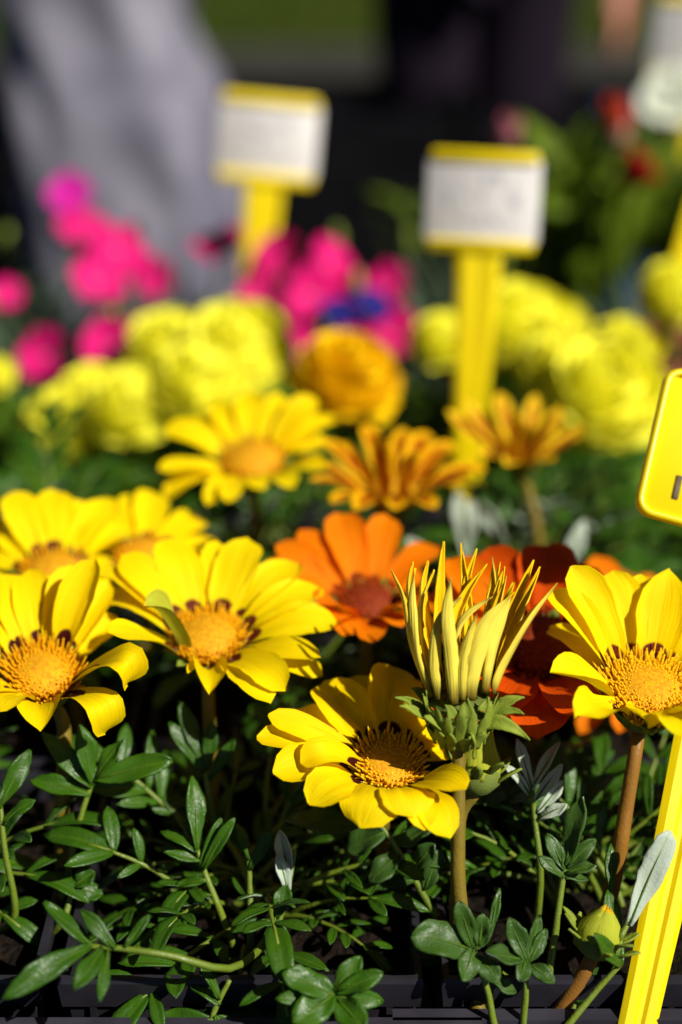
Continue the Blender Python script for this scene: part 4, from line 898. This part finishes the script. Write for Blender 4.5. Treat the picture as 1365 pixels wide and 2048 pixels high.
# ------------------------------------------------------------------ stall table
T = thing('stall_table', (0, .7, 0), 'long weathered board table carrying the trays of flowers', 'table')
x0, x1, y0, y1 = -.95, .95, .22, 1.16; nb_ = 8; bw = (y1 - y0)/nb_
for k in range(nb_):
    g = MB(); g.box((x0, y0 + k*bw + .0015, TOP - .026 + .0003*(k % 3)), (x1, y0 + (k+1)*bw - .0015, TOP - .001 - .0006*(k % 3))); g.build('plank', M['table'], T, False)
for sx in (-.88, .88):
    for sy in (y0 + .06, y1 - .06):
        g = MB(); g.tube([(sx, sy, 0), (sx, sy, TOP - .026)], .018, 10); g.build('leg', M['metal'], T)
    g = MB(); g.box((sx - .02, y0 + .02, TOP - .06), (sx + .02, y1 - .02, TOP - .027)); g.build('crossbar', M['metal'], T, False)

rs_ = thing('display_riser', (0, .45, TOP), 'low wooden riser lifting the gazania trays above the other rows', 'riser')
ry0, ry1 = PY0 - .05, PY0 + POTW*3 + .016
for k in range(4):
    g = MB(); g.box((-.6, ry0 + (ry1-ry0)*k/4 + .001, TABLE - .018), (.6, ry0 + (ry1-ry0)*(k+1)/4 - .001, TABLE - .0006)); g.build('plank', M['table'], rs_, False)
for sx in (-.5, 0, .5):
    g = MB(); g.box((sx - .02, ry0 + .01, TOP - .0004), (sx + .02, ry1 - .01, TABLE - .0183)); g.build('batten', M['table'], rs_, False)

# ------------------------------------------------------------------ background: ground, crates, people
def sheet(name, x0, x1, y0, y1, z, mat, n=1):
    g = MB(); G = [[Vector((x0 + (x1-x0)*j/n, y0 + (y1-y0)*i/n, z)) for j in range(n+1)] for i in range(n+1)]; g.grid(G); o = g.build(name, mat); o['kind'] = 'structure'; return o
sheet('pavement', -150, 150, -150, 150, 0, M['asphalt'])
KY = 6.6
g = MB(); g.box((-60, KY, .002), (60, KY + .12, .11)); kb = g.build('kerb', M['kerb'], None, False); kb['kind'] = 'structure'
sheet('lawn', -60, 60, KY + .12, 140, .10, M['lawn'])
gb = MB(); rr = random.Random(4)
for k in range(9000):
    x = rr.uniform(-4.5, 4.5); y = KY + .13 + 5*rr.random()**1.6; h = rr.uniform(.04, .11); dx, dy = rr.uniform(-.03, .03), rr.uniform(-.03, .03); w_ = .006
    a = rr.uniform(0, 3.14); cx, cy = math.cos(a)*w_, math.sin(a)*w_
    i0 = gb.vert((x-cx, y-cy, .098), (0, 0)); i1 = gb.vert((x+cx, y+cy, .098), (1, 0)); i2 = gb.vert((x+dx, y+dy, .098+h), (.5, 1)); gb.face((i0, i1, i2))
go = gb.build('grass', M['grass']); tag(go, 'short green grass on the verge beyond the road', 'grass', None, 'stuff')

def crate_parts(mat):
    W, D, H = .40, .30, .208; out = []
    g = MB(); g.box((-W/2, -D/2, 0), (W/2, D/2, .008)); out.append(('base', g.mesh('base', [mat], False)))
    for nm, lo, hi in (('front', (-W/2, -D/2), (W/2, -D/2 + .012)), ('back', (-W/2, D/2 - .012), (W/2, D/2)), ('side', (-W/2, -D/2 + .012), (-W/2 + .012, D/2 - .012)), ('side', (W/2 - .012, -D/2 + .012), (W/2, D/2 - .012))):
        g = MB()
        for a, b in ((.008, .06), (.075, .13), (.145, .208)): g.box((*lo, a), (*hi, b))
        lx = hi[0] - lo[0]; ly = hi[1] - lo[1]; nn = 7
        for k in range(nn):
            f0, f1 = k/nn*.97, k/nn*.97 + .035
            if lx > ly: g.box((lo[0] + lx*f0, lo[1] + .002, .0085), (lo[0] + lx*f1, hi[1] - .002, .2075))
            else: g.box((lo[0] + .002, lo[1] + ly*f0, .0085), (hi[0] - .002, lo[1] + ly*f1, .2075))
        out.append((nm + '_panel', g.mesh(nm, [mat], False)))
    return out
CR = crate_parts(M['crate']); CB = crate_parts(M['blue_crate'])
def crate(x, y, z, lib, label, group):
    o = thing('plastic_crate', Vector((x, y, z)), label, 'crate', group)
    for nm, me in lib: link(nm, me, o, Matrix())
lev = ('bottom of its stack', 'middle of its stack', 'top of its stack')
for k, (x, note) in enumerate(((-.86, 'behind the grey coat, at the row end'), (-.44, 'behind the grey coat'), (-.02, 'between the two people'), (.40, 'in front of the purple trousers'))):
    for q in range(3): crate(x, 2.62 + .01*((k*3 + q) % 3), .004 + q*.2095, CR, 'added black slotted plastic crate ' + note + ', ' + lev[q], 'added black crates for the dark gap behind the stall')  # crates added to fill the dark gap behind the stall
bc = at(1222, 165, 2.2)
for q in range(3): crate(.62, 2.45, .004 + q*.2095, CB, 'dark blue slotted plastic crate behind the tall plants, ' + lev[q], 'blue crates behind the stall')

def skin_obj(name, verts, edges, radii, mat, parent, sub=2):
    me = bpy.data.meshes.new(name); me.from_pydata(verts, edges, []); me.materials.append(mat)
    o = link(name, me, parent, Matrix())
    sk = o.modifiers.new('skin', 'SKIN'); sk.use_smooth_shade = True
    for i, r in enumerate(radii):
        s_ = me.skin_vertices[0].data[i]; s_.radius = r if hasattr(r, '__len__') else (r, r); s_.use_root = (i == 0)
    ss = o.modifiers.new('sub', 'SUBSURF'); ss.levels = sub; ss.render_levels = sub
    return o
def bend(p):
    d = 1.09 - p[2]; return (p[0]*.86, -.02 - d*.93 + (p[1] + .03)*.3, 1.10 + d*.25 - (p[1] + .03)*.9)
def person(loc, rz, label, top, bottom, coat=None, bent=()):
    root = thing('person', Vector(loc), label, 'person'); root.rotation_euler = (0, 0, rz)
    # body: pelvis root, spine, neck, head, arms with hands, legs with feet; faces -Y
    V = [(0, 0, .93)]; E = []; kq = .8 if coat else 1.0
    Rr = [(.13*kq, .095*kq)]
    def add(p, r, par): V.append(p); Rr.append(r if hasattr(r, '__len__') else (r, r)); E.append((par, len(V)-1)); return len(V)-1
    s1 = add((0, .0, 1.12), (.125, .09), 0); s2 = add((0, .01, 1.32), (.15, .10), s1); nk = add((0, .0, 1.47), .055, s2); h1 = add((0, -.015, 1.56), (.07, .085), nk); h2 = add((0, -.02, 1.66), (.078, .095), h1); add((0, -.005, 1.73), (.05, .06), h2)
    for s_ in (1, -1):
        sh = add((s_*.17, .01, 1.37), .058, s2); el = add((s_*.235, .03, 1.09), .042, sh); wr = add((s_*.245, -.01, .86), .028, el); pm = add((s_*.245, -.025, .80), (.022, .038), wr)
        kn = add((s_*.243, -.032, .745), (.018, .034), pm)
        for q, (dy, l) in enumerate(((-.03, .058), (-.010, .068), (.010, .064), (.027, .05))):
            f1 = add((s_*.240, -.032 + dy, .745 - l*.5), .009, kn); add((s_*.231, -.036 + dy, .745 - l), .0075, f1)
        t1 = add((s_*.232, -.065, .785), .011, pm); add((s_*.224, -.082, .745), .009, t1)
        hp = add((s_*.09*kq, 0, .86), .085*kq, 0); kn_ = add((s_*.10, -.015, .49), .058, hp); an = add((s_*.10, .02, .09), .04, kn_); add((s_*.11, -.12, .035), (.04, .03), an)
    if bent:   # forearms lifted in front, hands raised
        V = [bend(p) if p[2] < 1.08 and abs(p[0]) > .2 and (1 if p[0] > 0 else -1) in bent else p for p in V]
    skin_obj('body', V, E, Rr, M['skin'], root)
    if coat: Rq = .72
    else: Rq = 1.0
    V = [(0, 0, .96)]; E = []; Rr = [(.155*Rq, .12*Rq)]
    for s_ in (1, -1):
        a = add((s_*.092*Rq, 0, .84), (.10*Rq, .105*Rq), 0); b = add((s_*.07, -.01, .52), .09*Rq, a); add((s_*.08, .02, .08), .07*Rq, b)
    skin_obj('trousers', V, E, Rr, bottom, root)
    V = [(0, .0, .98)]; E = []; Rr = [(.17, .13)]
    s1 = add((0, 0, 1.15), (.155, .12), 0); s2 = add((0, .01, 1.33), (.175, .125), s1); add((0, .0, 1.45), (.07, .07), s2)
    for s_ in (1, -1):
        sh = add((s_*.175, .01, 1.37), .075, s2); el = add((s_*.24, .03, 1.09), .062, sh); add((s_*.248, -.005, .88), .045, el)
    if bent: V = [bend(p) if p[2] < 1.08 and abs(p[0]) > .2 and (1 if p[0] > 0 else -1) in bent else p for p in V]
    skin_obj('jacket', V, E, Rr, top, root)
    V = [(0, .03, 1.70)]; E = []; Rr = [(.085, .08)]; a = add((0, .065, 1.60), (.085, .05), 0); add((0, .07, 1.50), (.07, .03), a); skin_obj('hair', V, E, Rr, M['hair'], root)
    for s_ in (1, -1):
        g = MB(); g.lathe((s_*.03, -.112, 1.655), (0, -1, 0), [(0, .011), (.004, .009), (.006, .001)], 10); g.build('eye', M['card'], root).matrix_parent_inverse = Matrix()
        g = MB(); g.tube([(s_*.10, .05, .03), (s_*.105, -.06, .035), (s_*.11, -.17, .025)], [.045, .05, .03], 10, 0, .7); g.build('shoe', M['shoe'], root).matrix_parent_inverse = Matrix()
    g = MB(); g.tube([(0, -.10, 1.655), (0, -.127, 1.615), (0, -.105, 1.605)], [.008, .014, .008], 8); g.build('nose', M['skin'], root).matrix_parent_inverse = Matrix()
    g = MB(); g.tube([(-.024, -.102, 1.575), (0, -.110, 1.573), (.024, -.102, 1.575)], [.003, .007, .003], 6); g.build('mouth', M['rose'], root).matrix_parent_inverse = Matrix()
    if coat:
        g = MB(); rings = []; rs = random.Random(2); seg = 72
        for q in range(44):
            f = q/43; h, cx, a, b = coat(f); ring = []
            for k in range(seg):
                th = 2*math.pi*k/seg
                fo = .003*math.sin(5*th + 3*h) + .004*math.sin(11*th - 9*h + 1.3) + .005*math.sin(23*h + 3*th) + .0045*math.sin(37*h - 6*th + 2)
                fo *= min(1, .3 + 2.2*(1.35 - h))
                cs, sn = math.cos(th), math.sin(th); cs = math.copysign(abs(cs)**.6, cs); sn = math.copysign(abs(sn)**.6, sn)
                ring.append(g.vert(((b + fo)*sn, (cx + (a + fo)*cs), h), (k/seg, f)))
            rings.append(ring)
        for q in range(43):
            for k in range(seg): g.face((rings[q][k], rings[q+1][k], rings[q+1][(k+1) % seg], rings[q][(k+1) % seg]))
        o = g.build('long_coat', M['coat'], root); o.matrix_parent_inverse = Matrix()
    return root
# grey-coated shopper in profile: coat(f) -> height, x offset, half width, half depth (already in the world's axes)
def coat_fn(f):
    h = 1.36 - .95*f
    tab = [(.41, -.262, .128), (.52, -.264, .134), (.59, -.270, .138), (.72, -.290, .131), (.78, -.305, .116), (.85, -.317, .104), (.95, -.31, .118), (1.05, -.30, .135), (1.25, -.30, .14), (1.36, -.30, .09)]
    cx = lerp_tab([(a, b) for a, b, c in tab], h); hw = lerp_tab([(a, c) for a, b, c in tab], h)
    return h, cx + .30, hw, max(.17, hw*1.5)
person((-.30, 2.10, 0), R(-90), 'person standing in a long pale grey crumpled coat behind the pink flowers', M['coat'], M['trousers'], coat_fn, (1, -1))
pc = at(985, 120, 3.0)
person((pc.x - .06, 2.80, 0), 0, 'person standing in dark purple trousers and jacket, arms hanging, behind the crates', M['purple'], M['purple'], None, (-1,))
